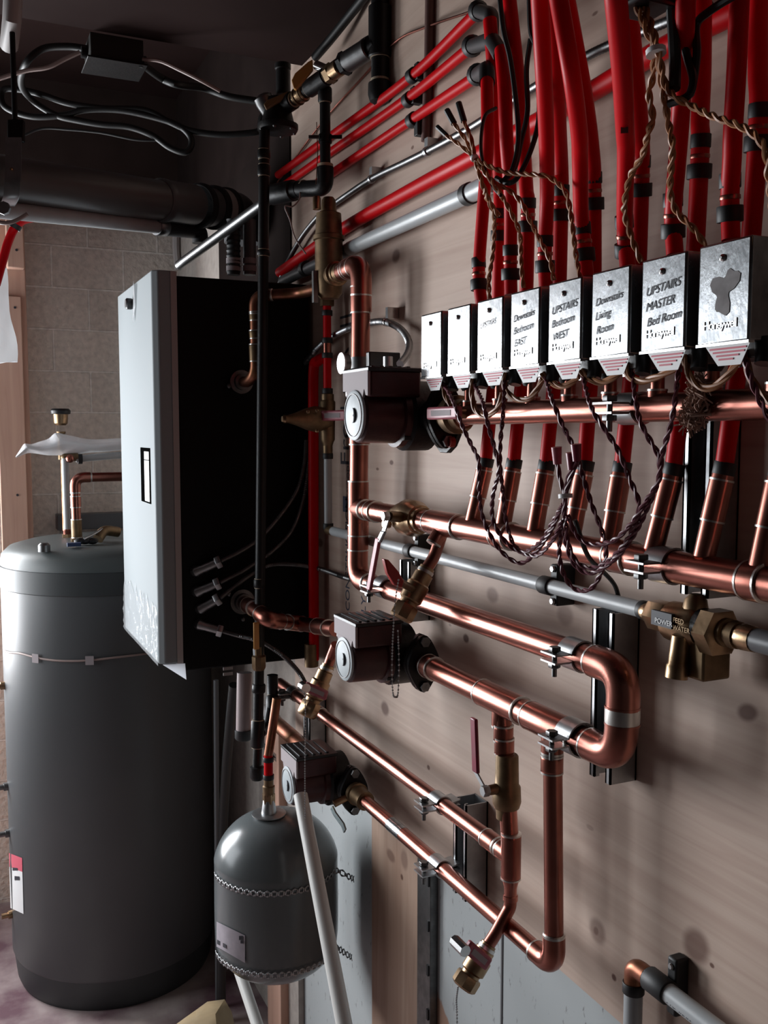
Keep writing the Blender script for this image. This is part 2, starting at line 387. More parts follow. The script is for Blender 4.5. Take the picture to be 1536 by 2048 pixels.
ysm=W(1006,1990,-.02).y
struct('trim_3',MB().box((D+.0165,ysm-.002,0),(D+.0185,ysm+.002,ZPLY-.001)),DGREY)           # board seam
ysd1,ysd0=W(548,1900,-.0).y,W(575,1900,-.0).y
solo('wall_stud',MB().box((D-.02,ysd0,0),(D+.0175,ysd1,ZPLY-.002)),STUD,'upright softwood stud low on the wall behind the small grey tank','stud',None,.002)

FLOORM=mat('dusty_concrete',(.42,.35,.33),.85,0,.5,5,.3,30,col2=(.12,.06,.075))
struct('floor',MB().box((-1.5,-1.3,-.1),(D+.03,3.6,0)),FLOORM)
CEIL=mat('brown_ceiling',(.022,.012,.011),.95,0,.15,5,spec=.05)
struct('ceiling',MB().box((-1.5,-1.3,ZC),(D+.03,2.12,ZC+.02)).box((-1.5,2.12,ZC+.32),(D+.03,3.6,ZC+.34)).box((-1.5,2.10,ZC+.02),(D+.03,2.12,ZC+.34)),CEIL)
def block_mat():
    m=mat('painted_block',(.5,.45,.41),.8); nt=m.node_tree; L=nt.links; b=nt.nodes['Principled BSDF']
    g=nt.nodes.new('ShaderNodeNewGeometry'); s=nt.nodes.new('ShaderNodeSeparateXYZ'); c=nt.nodes.new('ShaderNodeCombineXYZ')
    L.new(g.outputs['Position'],s.inputs[0]); L.new(s.outputs['X'],c.inputs[0]); L.new(s.outputs['Z'],c.inputs[1])
    p=YP(160,578,3.42)
    mp=nt.nodes.new('ShaderNodeMapping'); mp.inputs['Location'].default_value=(-(YP(178,620,3.42).x),-p.z,0); L.new(c.outputs[0],mp.inputs[0])
    br=nt.nodes.new('ShaderNodeTexBrick'); br.inputs['Scale'].default_value=1; br.inputs['Brick Width'].default_value=.236; br.inputs['Row Height'].default_value=.1395
    br.inputs['Mortar Size'].default_value=.004; br.inputs['Mortar Smooth'].default_value=.3; br.offset=.5
    br.inputs['Color1'].default_value=(.74,.66,.59,1); br.inputs['Color2'].default_value=(.82,.74,.66,1); br.inputs['Mortar'].default_value=(.92,.86,.80,1)
    L.new(mp.outputs[0],br.inputs['Vector'])
    n=nt.nodes.new('ShaderNodeTexNoise'); n.inputs['Scale'].default_value=60; n.inputs['Detail'].default_value=8; L.new(g.outputs['Position'],n.inputs['Vector'])
    r=nt.nodes.new('ShaderNodeMapRange'); r.inputs[1].default_value=.3; r.inputs[2].default_value=.7; r.inputs[3].default_value=.82; r.inputs[4].default_value=1.06; L.new(n.outputs['Fac'],r.inputs[0])
    x=nt.nodes.new('ShaderNodeMix'); x.data_type='RGBA'; x.blend_type='MULTIPLY'; x.inputs[0].default_value=1; L.new(br.outputs['Color'],x.inputs[6])
    cc=nt.nodes.new('ShaderNodeCombineColor'); [L.new(r.outputs[0],cc.inputs[i]) for i in range(3)]; L.new(cc.outputs[0],x.inputs[7]); L.new(x.outputs[2],b.inputs['Base Color'])
    ad=nt.nodes.new('ShaderNodeMath'); ad.operation='MULTIPLY_ADD'; L.new(br.outputs['Fac'],ad.inputs[0]); ad.inputs[1].default_value=.5; L.new(n.outputs['Fac'],ad.inputs[2])
    bp=nt.nodes.new('ShaderNodeBump'); bp.inputs['Strength'].default_value=.9; bp.inputs['Distance'].default_value=.006; L.new(ad.outputs[0],bp.inputs['Height']); L.new(bp.outputs[0],b.inputs['Normal'])
    return m
zb=H+.735
wb=MB().box((-.15,3.42,0),(D+.03,3.6,zb)).box((-1.3,3.42,0),(-1.05,3.6,zb)).box((-1.05,3.42,2.0),(-.15,3.6,zb)).box((-1.05,3.42,0),(-.15,3.6,.76))
struct('wall_back',wb,block_mat())
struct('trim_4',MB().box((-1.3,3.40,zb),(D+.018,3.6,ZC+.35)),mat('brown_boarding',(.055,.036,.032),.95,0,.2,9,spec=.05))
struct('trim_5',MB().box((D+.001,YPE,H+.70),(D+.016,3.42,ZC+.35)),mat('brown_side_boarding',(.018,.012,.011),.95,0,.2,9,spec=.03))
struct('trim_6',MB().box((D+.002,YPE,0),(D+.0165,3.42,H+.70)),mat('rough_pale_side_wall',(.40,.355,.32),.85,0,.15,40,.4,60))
struct('trim_7',MB().box((D-.004,YPE,H+.36),(D+.001,2.85,H+.72)),mat('added_dark_sheet',(.016,.011,.010),.95,0,.2,9,spec=.03))  # added dark sheet, keeps the brightly lit pale side wall dark here
wl=MB().box((-1.32,-1.3,0),(-1.3,2.32,ZC+.34)).box((-1.32,3.34,0),(-1.3,3.6,ZC+.34)).box((-1.32,2.32,0),(-1.3,3.34,.94)).box((-1.32,2.32,2.06),(-1.3,3.34,ZC+.34))
struct('wall_left',wl,mat('left_wall_drywall',(.06,.05,.046),.8,0,.1,4))
struct('wall_front',MB().box((-1.32,-1.32,0),(D+.03,-1.3,ZC+.34)),mat('front_wall_drywall',(.04,.034,.031),.8,0,.1,4))
fr=MB()
for lo,hi in (((-1.33,2.28,.90),(-1.29,2.32,2.10)),((-1.33,3.34,.90),(-1.29,3.38,2.10)),((-1.33,2.32,2.06),(-1.29,3.34,2.10)),((-1.33,2.32,.90),(-1.29,3.34,.94))): fr.box(lo,hi)
struct('window_1',fr,WHITEP)
fr=MB()
for lo,hi in (((-.18,3.40,.76),(-.15,3.46,2.0)),((-1.05,3.40,.76),(-1.02,3.46,2.0)),((-1.02,3.40,1.97),(-.18,3.46,2.0)),((-1.02,3.40,.76),(-.18,3.46,.79))): fr.box(lo,hi)
struct('window_2',fr,STUD)

# ================================================================ stamps printed on the plywood
def wall_text(name,s,size,px,py,m,label,ang=90,group=None,sh=0,w_=.0003):
    p=W(px,py,w_); a=math.radians(ang)
    ux=V((0,-math.cos(a),math.sin(a))); uy=V((0,math.sin(a),math.cos(a)))
    o=text(name,s,size,p,ux,uy,m,None,.0002,sh); 
    tag(o,label,'stamp',group); return o
wall_text('printed_lettering','Fro | :  A  ||',.068,698,934,INK,'black letters printed upright on the plywood left of the tall copper pipe')
t=thing('grading_stamp',W(708,1230,.0005),'blue-black mill stamp printed sideways on the plywood behind the elbow','stamp')
def yz(px,py): p=W(px,py,.0002); return p
a=yz(686,992); b=yz(701,1026)
link('border',MB().box((D-.0006,b.y,b.z),(D-.0003,a.y,a.z)),INKB,t)
for i,(s,sz,px,py) in enumerate((('ENGINEERED PLYWOOD',.030,699,1128),('CONSTRUCTION',.050,699,1224),('LY  NINI',.052,731,1228))):
    p=W(px,py,.0004); text('lettering',s,sz*.62,p,V((0,0,1)),V((0,1,0)),INKB,t,.0002)

# ================================================================ boiler
BX0,BX1,BXW=D-.363,D-.313,D-.012
BY0,BY1=2.05,2.50; BZ0,BZ1=H-.535,H+.345
t=thing('boiler',(.6,2.27,BZ0),'wall-hung boiler with a white front panel and black casing','boiler')
link('casing',MB().box((BX1,BY0+.004,BZ0+.01),(BXW,BY1-.004,BZ1-.012)),BLACKM,t,.004)
ft=MB().prism([(BX0,BY0+.012,BZ0+.03),(BX0,BY0+.012,BZ1-.003),(BX0+.012,BY0,BZ1-.003),(BX1,BY0,BZ1-.003),(BX1,BY1,BZ1-.003),(BX0+.012,BY1,BZ1-.003),(BX0,BY1-.012,BZ1-.003)][1:],(0,0,-(BZ1-BZ0-.033)))
fc=link('front_cover',ft,WHITEP,t,.003)
link('edge_trim',MB().box((BX1-.012,BY0-.002,BZ0+.03),(BX1+.001,BY0+.001,BZ1-.004)),GREYP,fc)
bot=W(365,1365,.313)
link('bottom_flap',MB().prism([(BX0+.006,BY0-.002,BZ0+.031),(BX1+.003,BY0-.010,BZ0+.031),(BX1+.003,BY0-.020,BZ0-.003)],(0,.001,0)),SHEET,t)
pk=W(263,608,.366)
kb=MB()._lathe(V((BX0,pk.y,pk.z)),V((-1,0,0)),[(0,.011),(.004,.013),(.014,.013),(.017,.010)],20,0); link('knob',kb,BLACKP,fc)
link('torn_film',MB().prism([(BX0-.001,pk.y-.02,pk.z+.05),(BX0-.006,pk.y-.055,pk.z+.035),(BX0-.002,pk.y-.045,pk.z-.01),(BX0-.004,pk.y-.02,pk.z-.045),(BX0-.001,pk.y-.01,pk.z)],(-.0008,0,0)),FILM,fc)
d0=W(283,895,.364); d1=W(301,1008,.364)
link('display_slot',MB().box((BX0-.0015,d1.y-.004,d1.z),(BX0+.001,d0.y+.012,d0.z)),mat('slot_black',(.003,.003,.003),1,0,spec=0),fc)
link('display_panel',MB().box((BX0-.0025,d1.y+.002,d1.z+.004),(BX0-.001,d1.y+(d0.y-d1.y)*.6,d0.z-.028)),LABEL,fc)
link('display_grille',MB().box((BX0-.0025,d1.y+.002,d0.z-.026),(BX0-.001,d1.y+(d0.y-d1.y)*.6,d0.z-.008)),GREYP,fc)
# crumpled protective film at the foot of the cover
pts=[];fm=MB();NY,NZ=22,14
for i in range(NY+1):
    for j in range(NZ+1):
        y=BY0+.012+(BY1-BY0-.02)*i/NY; z=BZ0+.026+.11*j/NZ+ (.035*random.random() if j==NZ else 0)
        fm.v.append(V((BX0-.0012-.004*random.random()*(1 if 0<j<NZ else .2),y,z)))
for i in range(NY):
    for j in range(NZ):
        a=i*(NZ+1)+j; fm.f.append((a,a+1,a+NZ+2,a+NZ+1)); fm.m.append(0)
link('crumpled_film',fm,FILM,fc)
# labels low on the casing
for (px,py) in ((457,1337),(457,1348)):
    p=YP(px,py,BY0); link('sticker',MB().box((p.x-.011,BY0+.0025,p.z-.004),(p.x+.011,BY0+.0042,p.z+.003)),GREYP,t)
# cable glands on the side, and their flexible cables
gl=[((393,1143),(442,1122),[(442,1122),(478,1104),(512,1082),(548,1046),(592,985),(608,930),(612,880)]),
    ((395,1184),(440,1165),[(440,1165),(478,1146),(510,1126),(545,1102),(584,1060),(606,1000),(616,930),(618,880)]),
    ((402,1218),(440,1196),[(440,1196),(470,1172),(500,1150),(540,1130),(590,1129),(640,1138),(690,1155),(735,1168),(760,1178)]),
    ((400,1250),(445,1262),[(445,1262),(480,1272),(505,1278),(535,1290),(570,1315),(598,1345),(612,1370)])]
cn=['highest','second from top','third from top','lowest']
for i,(a,b,c) in enumerate(gl):
    pa=YP(*a,BY0-.006); pb=YP(*b,BY0-.022); d=(pb-pa).normalized()
    g=MB(); g.tube([pa+V((0,.012,0)),pa,pa+d*.018],[.0125,.0115,.009],12,0); g.tube([pa+d*.016,pb],[.010,.0095],12,0); hexnut(g,pb-d*.012,d,.012,.015)
    link('cable_gland',g,STEEL,t)
    P=[]
    for k,(x,y) in enumerate(c):
        u=k/(len(c)-1)
        P.append(YP(x,y,BY0-.022-.006*math.sin(u*3.14)) if i in(0,1) or k<5 else W(x,y,.012+.02*(u<.99)))
    if i==2: P=[YP(c[k][0],c[k][1],BY0-.022-.01*k/5) for k in range(4)]+[YP(c[4][0],c[4][1],2.0)]+[W(x,y,.02) for x,y in c[5:]]
    if i==3: P=[YP(x,y,BY0-.022-.022*k) for k,(x,y) in enumerate(c)]
    m=armoured(P,.0055); solo('armoured_cable',m,STEEL_D,['armoured cable leaving the highest gland on the boiler side','armoured cable leaving the second gland down on the boiler side','armoured cable from the third gland down, running right across the plywood','armoured cable from the lowest gland, curving down towards the drain valve'][i],'cable','armoured cables from the boiler side')
# copper pipes fixed to the boiler side
t=thing('copper_return_bend',YP(480,765,2.03),'dark copper pipe bent from the upper flange on the boiler side','copper pipe')
fl=YP(482,764,BY0); g=MB()._lathe(fl,V((0,-1,0)),[(0,.026),(.006,.026),(.007,.018),(.02,.018),(.021,.012)],24,0); link('flange',g,STEEL_D,t)
g=MB().sphere(YP(458,772,BY0-.004),.006,10); link('screw',g,STEEL_D,t)
Yc=1.96
pts=[fl+V((0,-.02,0)),YP(486,762,Yc+.02),YP(512,752,Yc),YP(512,600,Yc),YP(590,586,1.90)]
P0=[fl+V((0,-.01,0)),YP(497,764,Yc+.03),YP(511,745,Yc),YP(510,592,Yc),YP(600,586,1.90)]; P0.append(W(648,574,.07))
pipe_part(t,P0,.0115,.02,COPPER_D)
for y0,y1 in ((625,640),(662,676),(690,722)):
    a=YP(510,y0,Yc);b=YP(511,y1,Yc); coupling(t,(a+b)/2,b-a,(b-a).length,.0115,m=(BRASS_D,SOLDER))
elbow_part(t,P0[2],P0[3],P0[4],.0115,m=(COPPER_D,SOLDER))
t=thing('copper_supply_bend',YP(480,1205,2.03),'bright copper elbow from the lower flange on the boiler side to the middle pump','copper pipe')
fl=YP(484,1203,BY0); g=MB()._lathe(fl,V((0,-1,0)),[(0,.028),(.006,.028),(.007,.02),(.022,.02),(.023,.014)],24,0); link('flange',g,STEEL_D,t)
for q in ((458,1188),(486,1238)): link('screw',MB().sphere(YP(*q,BY0-.004),.006,10),STEEL_D,t)
c0=fl; c1=YP(505,1215,1.97); c2=YP(545,1243,1.88); c3=V((.70,1.60,YP(600,1250,1.75).z)); c4=V((.70,1.535,W(665,1255,.07).z))
c2=V((.60,1.84,c2.z)); c3z=W(640,1251,.07).z
P0=[fl+V((0,-.01,0)),YP(508,1217,1.94),YP(538,1240,1.87),W(598,1247,.085),W(672,1258,.07)]
pipe_part(t,P0,.0155,.03)
for a,b in ((P0[0],P0[1]),(P0[1],P0[2]),(P0[2],P0[3]),(P0[2],P0[3]),(P0[3],P0[4])): pass
elbow_part(t,P0[1],P0[2],P0[3],.0155,.022)
for a,b,u in ((0,1,.7),(2,3,.85),(3,4,.65)):
    q=P0[a].lerp(P0[b],u); coupling(t,q,P0[b]-P0[a],.05,.0155)
# ================================================================ storage tank
TC=V((.429,2.911,0)); TR=.30; tz=H-.378
t=thing('water_storage_tank',TC,'tall dark grey cylindrical hot water tank standing on the floor','tank')
link('shell',MB()._lathe(TC,Z1,[(.09,TR-.004),(.10,TR),(tz-.07,TR),(tz-.06,TR)],72,0),TANKM,t)
link('base',MB()._lathe(TC,Z1,[(0,TR-.02),(.02,TR-.012),(.095,TR-.004)],72,0),TANKD,t)
link('rim_band',MB()._lathe(TC,Z1,[(tz-.062,TR+.002),(tz-.06,TR+.004),(tz,TR+.004),(tz+.002,TR)],72,0),TANKD,t)
lid=link('lid',MB()._lathe(TC,Z1,[(tz,TR+.001),(tz+.03,TR-.004),(tz+.05,TR-.025),(tz+.062,TR-.07),(tz+.064,.10),(tz+.064,.02)],72,0),TANKT,t)
p=YP(88,1083,2.72); link('screw_cap',MB()._lathe(V((p.x,2.72,tz+.055)),Z1,[(0,.016),(.018,.016),(.024,.010)],14,0),STEEL_D,t)
# sensor wire round the shell with tape, label, side ports
def onshell(px,py,dr=0):
    d=ray(px,py); o=EYE; R=TR+dr
    a=d.x**2+d.y**2; b=2*((o.x-TC.x)*d.x+(o.y-TC.y)*d.y); c=(o.x-TC.x)**2+(o.y-TC.y)**2-R*R
    q=max(0,b*b-4*a*c); return o+d*((-b-math.sqrt(q))/(2*a))
wire=[onshell(x,y,.003) for x,y in ((8,1302),(20,1305),(40,1307),(75,1316),(110,1321),(150,1322),(185,1320),(230,1315),(280,1309),(330,1302))]
solo('sensor_wire',MB().tube(catmull(wire,6),.0028,8),CABLEP,'thin pinkish sensor wire taped round the large tank','wire')
for i,(x,y) in enumerate(((74,1316),(180,1320))):
    c=onshell(x,y,.0005); n_=(c-TC); n_.z=0; n_.normalize(); tv=n_.cross(Z1)
    tp=MB().obox(c+n_*.0062,tv*.011,Z1*.012,n_*.0008); solo('tape_patch',tp,LABELP,['pale tape square holding the wire, the left one on the large tank','pale tape square holding the wire, the right one on the large tank'][i],'tape','tape patches on the tank')
lb=[onshell(x,y,.0012) for x,y in ((18,1708),(44,1716),(47,1828),(21,1818))]
m=MB(); 
for j in range(5):
    for i in range(5):
        u=i/4;v_=j/4; px=(18*(1-u)+44*u)*(1-v_)+(21*(1-u)+47*u)*v_; py=(1706*(1-u)+1716*u)*(1-v_)+(1816*(1-u)+1828*u)*v_; m.v.append(onshell(px,py,.0012))
for j in range(4):
    for i in range(4):
        a=j*5+i; m.f.append((a,a+5,a+6,a+1)); m.m.append(1 if j==0 else 0)
lab=link('label',m,[LABEL,REDINK],t)
for (x,y,h_) in ((30,1735,10),(34,1752,14)):
    m=MB(); q=[onshell(x-5,y,.002),onshell(x+5,y+1,.002),onshell(x+5,y+h_*.6,.002),onshell(x-5,y+h_*.6,.002)]; m.v+=q; m.f.append((0,3,2,1)); m.m.append(0); link('print',m,INK,lab)
for (py,cc) in ((1375,BRASS),(1565,STEEL_D),(1658,STEEL_D),(1820,BRASS)):
    d=ray(10,py); a=onshell(12,py); n_=V((-1,-.12,0)); z=a.z
    q=V((TC.x-TR*.995,TC.y-.02,z)); link('port',MB()._lathe(q,n_,[(0,.012),(.012,.012),(.013,.008),(.03,.008)],12,0),cc,t)
# copper riser and fittings on the lid
Yt=2.86
t=thing('tank_copper_riser',YP(154,1078,Yt),'copper riser from the tank lid turning right behind the boiler','copper pipe')
a,b,c=YP(154,1082,Yt),YP(150,955,Yt),YP(300,952,Yt)
pipe_part(t,[a,b,c],.0135); elbow_part(t,a,b,c,.0135)
coupling(t,a.lerp(b,.2),b-a,.05,.0135,m=(BRASS_D,SOLDER)); coupling(t,a.lerp(b,.62),b-a,.03,.0135)
link('nut',MB()._lathe(YP(155,1086,Yt),Z1,[(0,.02),(.014,.02),(.016,.015)],6),BRASS,t)
Yg=2.98
t=thing('grey_pipe_stand',YP(134,1070,Yg),'upright grey plastic pipe with a brass elbow beside the copper riser','pipe')
a,b,c=YP(135,1062,Yg),YP(130,912,Yg),YP(300,905,Yg)
link('pipe',MB().tube([a,b],.0105,16),GREYPIPE,t); link('arm',MB().tube([YP(152,918,Yg),c],.0105,16),GREYPIPE,t)
link('elbow',MB().tube(fillet([b+V((0,0,-.005)),YP(130,915,Yg),YP(156,914,Yg)],.02),.012,14),BRASS_D,t)
link('tee_face',MB().sphere(YP(140,917,Yg-.012),.013,12),COPPER,t)
link('black_ring',MB()._lathe(YP(156,918,Yg),X1,[(0,.015),(.012,.015)],16),RUBBER,t)
link('collar',MB()._lathe(a,Z1,[(-.02,.009),(-.018,.0125),(.0,.0125),(.001,.013),(.006,.013)],14),COPPER,t)
link('nut',MB()._lathe(YP(135,1076,Yg),Z1,[(-.01,.016),(.012,.016)],6),BRASS,t)
Yk=3.15
t=thing('relief_valve',YP(123,905,Yk),'brass valve with a black round cap rising above the plastic wrapping','valve')
a=YP(123,900,Yk)
link('stem',MB()._lathe(a,Z1,[(-.03,.011),(.05,.011),(.052,.014),(.058,.014)],14),BRASS_D,t)
link('riser',MB().tube([V((a.x+.004,Yk,H-.31)),V((a.x+.004,Yk,a.z-.02))],.008,12),COPPER_D,t)
zz=YP(123,843,Yk).z
link('body',MB()._lathe(V((a.x,Yk,zz-.012)),Z1,[(0,.015),(.006,.021),(.035,.023),(.036,.02)],16),BRASS,t)
link('cap',MB()._lathe(V((a.x,Yk,zz+.022)),Z1,[(0,.022),(.002,.030),(.012,.031),(.018,.026)],20),BLACKP,t)
# plastic wrapping lying along the grey arm
m=MB(); top=[(30,913),(44,893),(48,884),(62,890),(78,882),(100,878),(108,862),(126,868),(150,872),(178,880),(230,876),(275,874)]
bt=[(32,917),(50,908),(60,906),(76,908),(95,912),(118,911),(140,911),(158,909),(180,905),(205,905),(240,901),(275,897)]
rows=6
for i in range(len(top)):
    for j in range(rows+1):
        u=j/rows; x=top[i][0]*(1-u)+bt[i][0]*u; y=top[i][1]*(1-u)+bt[i][1]*u
        m.v.append(YP(x,y,Yg+.02-.055*math.sin(u*3.1)-.012*random.random()))
for i in range(len(top)-1):
    for j in range(rows):
        a=i*(rows+1)+j; m.f.append((a,a+1,a+rows+2,a+rows+1)); m.m.append(0)
o=solo('plastic_wrapping',m,PLASTIC,'crumpled translucent plastic sheet draped on the grey arm above the large tank','plastic sheet')
s_=o.modifiers.new('s','SOLIDIFY'); s_.thickness=.001; o.modifiers.new('d','SUBSURF').levels=2; o.modifiers['d'].render_levels=2
# fittings lying on the lid
t=thing('lid_fitting',V((.40,2.80,tz+.065)),'brass elbow fitting and black knobs lying on the tank lid','fitting')
p=YP(212,1072,2.8)
link('body',MB().tube(fillet([YP(196,1078,2.78),YP(207,1060,2.80),YP(236,1064,2.82)],.02),.015,14),BRASS_D,t)
for x in (170,185,160): link('knob',MB().sphere(YP(x,1082,2.76),.012,10,sc=(1.4,1.2,.8)),BLACKP,t)
link('wire_tail',MB().tube(catmull([YP(168,1078,2.75),YP(185,1070,2.77),YP(205,1058,2.79)],5),.004,8),STEEL,t)
solo('blue_tape',MB().obox(YP(148,1089,2.72),X1*.018,Y1*.006,Z1*.005),BLUE,'small strip of dark blue tape on the tank lid','tape')
solo('window_recess_box',MB().box((YP(112,1040,3.40).x,3.36,H-.33),(D-.02,3.419,YP(200,1025,3.40).z)),DGREY,'low dark shelf box against the block wall behind the large tank','shelf',None,.003)
# ================================================================ circulator pumps
def pump(c,label,flip=False):
    c=V(c); t=thing('circulator_pump',c,label,'pump','maroon circulator pumps')
    x0=c.x-.108
    mb=MB()._lathe(V((x0+.004,c.y,c.z)),X1,[(0,.030),(.001,.037),(.004,.040),(.060,.041),(.062,.047),(.072,.048),(.085,.046)],36)
    link('motor',mb,PUMP,t)
    d=MB()._lathe(V((x0,c.y,c.z)),X1,[(0,.034),(.001,.0365),(.006,.0365)],36); ds=link('face_plate',d,DISC,t)
    link('ring',MB().tube([V((x0-.0006,c.y+math.cos(a)*.031,c.z+math.sin(a)*.031)) for a in [i*math.pi/16 for i in range(32)]],.0006,6,closed=True),GREYP,ds)
    arc=[V((x0-.0012,c.y+.001+math.cos(a)*.011,c.z+math.sin(a)*.011)) for a in [math.radians(100+i*16) for i in range(11)]]
    link('print_mark',MB().tube(arc,[.0003+.0022*math.sin(math.pi*i/10) for i in range(11)],8),INK,ds)
    link('centre_screw',MB()._lathe(V((x0-.001,c.y-.002,c.z)),X1,[(0,.0015),(.002,.002)],10),INK,ds)
    tb=MB().box((x0+.006,c.y-.047,c.z+.026),(x0+.088,c.y+.047,c.z+.064)); b=link('terminal_box',tb,PUMP,t,.004)
    lid=MB().box((x0+.003,c.y-.049,c.z+.062),(x0+.09,c.y+.049,c.z+.068))
    for k in range(5): lid.box((x0+.012+k*.014,c.y-.040,c.z+.068),(x0+.018+k*.014,c.y+.040,c.z+.0705))
    link('box_lid',lid,BLACKP,b,.0015)
    pl=MB().prism([(x0+.003,c.y+.047,c.z+.036),(x0+.003,c.y-.034,c.z+.036),(x0+.003,c.y-.038,c.z+.028),(x0+.003,c.y-.047,c.z+.027),(x0+.003,c.y-.047,c.z+.064),(x0+.003,c.y+.047,c.z+.064)],(.004,0,0))
    link('name_plate',pl,LABELP,t,.001)
    link('plate_neck',MB().prism([(x0+.0028,c.y+.033,c.z+.037),(x0+.0028,c.y-.033,c.z+.037),(x0+.0028,c.y-.026,c.z+.020),(x0+.0028,c.y+.026,c.z+.020)],(.003,0,0)),LABELP,t)
    vo=MB()._lathe(V((c.x-.034,c.y,c.z)),X1,[(0,.047),(.006,.052),(.045,.052),(.052,.040),(.058,.02)],32)
    vo._lathe(V((c.x,c.y-.082,c.z)),Y1,[(0,.024),(.164,.024)],20)
    for a in (45,135,225,315):
        q=V((c.x-.036,c.y+math.cos(math.radians(a))*.044,c.z+math.sin(math.radians(a))*.044)); vo._lathe(q,X1,[(-.006,.006),(.03,.008)],8)
    link('volute',vo,IRON,t)
    for s in (-1,1):
        poly=[]
        for i in range(28):
            a=2*math.pi*i/28; k=max(abs(math.cos(a))*.030,0); poly.append(V((c.x+math.cos(a)*.029,0,c.z+math.sin(a)*(.029+.019*abs(math.sin(a))**3))))
        for yy,nm in ((.0835,'flange'),(.0725,'flange')):
            link(nm,MB().prism([V((p.x,c.y+s*yy-.0045,p.z)) for p in poly],(0,.009,0)),IRON,t,.001)
        for z in (-1,1):
            q=V((c.x,c.y+s*.064,c.z+z*.037)); g=MB(); g._lathe(q,Y1*s,[(0,.004),(.030,.004)],8); hexnut(g,q-Y1*s*.003,Y1*s,.006,.009); hexnut(g,q+Y1*s*.024,Y1*s,.006,.009); link('flange_bolt',g,STEEL_D,t)
    return t
z1=W(890,835,.12).z-.0; 
p1=V((D-.12,1.285,YP(725,831,1.285).z)); p2=V((D-.07,1.45,YP(686,1318,1.45).z)); p3=V((D-.07,1.745,YP(570,1571,1.745).z))
pump(p1,'maroon pump with a round pale face, highest of the three, left of the aluminium boxes')
pump(p2,'maroon pump with a round pale face, middle of the three, below the boiler copper elbow')
pump(p3,'maroon pump with a round pale face, lowest of the three, above the small grey tank')
# ================================================================ copper runs
R35,R28,R22=.0175,.0143,.0125
zu=p1.z                                               # upper header
t=thing('copper_upper_header',V((D-.12,.8,zu)),'horizontal copper header under the row of aluminium boxes','copper pipe')
link('pipe',MB().tube([V((D-.12,p1.y-.088,zu)),V((D-.12,.40,zu))],R28,24),COPPER,t)
for y in (1.17,): coupling(t,V((D-.12,y,zu)),Y1,.045,R28)
NY=[W(x,y,.12) for x,y in ((999.6,800),(1065,792),(1139.5,785),(1221,783),(1315,772),(1424,758))]
ny=[1.134]+[p.y for p in NY]+[.605]
for y in ny:
    m=MB()._lathe(V((D-.12,y,zu)),Z1,[(.008,.0098),(.017,.0098),(.0185,.0070),(.045,.0068),(.046,.0082),(.056,.0082),(.057,.0065),(.10,.0065)],16,0)
    m._lathe(V((D-.12,y,zu+.0165)),Z1,[(0,.0102),(.002,.0102)],14,1); link('nipple',m,[COPPER,SOLDER],t)
# tall riser
a0=W(662,552,.07); top=W(722,528,.07); riser_b=W(715,1155,.07)
yr=(W(722,600,.07).y+W(716,1100,.07).y)/2
top=V((D-.07,W(723,535,.07).y,W(722,528,.07).z)); bot=V((D-.07,W(715,1150,.07).y,W(715,1158,.07).z))
def on_riser(py): 
    k=(py-528)/(1158-528); return top.lerp(bot,k)
t=thing('copper_riser',bot,'tall upright copper pipe left of the pumps, with an elbow at each end','copper pipe')
pr0=V((D-.07,top.y+.115,top.z)); 
pe=V((D-.07,1.005,bot.z))
c4=W(1150,1303,.07); zt=(bot.z+c4.z)/2
pipe_part(t,[pr0,top,bot,V((D-.07,bot.y-.09,bot.z))],R35)
elbow_part(t,pr0,top,bot,R35); elbow_part(t,top,bot,V((D-.07,bot.y-.2,bot.z)),R35)
zl=H-.142
tz_=V((D-.07,on_riser(1018).y,zl)); tee_part(t,tz_,Z1,-Y1,R35,L=.10)
for py in (598,1072): coupling(t,on_riser(py),Z1,.045,R35)
# side tee from riser to the first pump
tj=on_riser(836); tee_part(t,tj,Z1,-Y1,R35,R28,L=.085)
solo('pump_feed_pipe',MB().tube(fillet([tj+V((0,-.03,0)),V((D-.07,1.52,tj.z)),V((D-.12,1.42,zu)),V((D-.12,p1.y+.088,zu))],.04),R28,20),COPPER,'short copper pipe feeding the highest pump from the tall riser','copper pipe')
# lower header
t=thing('copper_lower_header',V((D-.07,.9,zl)),'thick horizontal copper header collecting the short copper stubs below the red tubes','copper pipe')
yv=W(822,1045,.07).y
link('pipe',MB().tube([V((D-.07,tz_.y-.03,zl)),V((D-.07,.40,zl))],R35,24),COPPER,t)
for px in (748,): coupling(t,V((D-.07,W(px,1020,.07).y,zl)),Y1,.02,R35)
dr=V((D-.07,W(890,1060,.07).y,zl))
tee_part(t,dr,Y1,V((-.55,.0,-.83)),R35,.011,L=.09)
for px in (1010,1245,): coupling(t,V((D-.07,W(px,1060+(px-880)*.16,.07).y,zl)),Y1,.03,R35)
coupling(t,V((D-.07,W(1515,1150,.07).y,zl)),Y1,.02,R35)
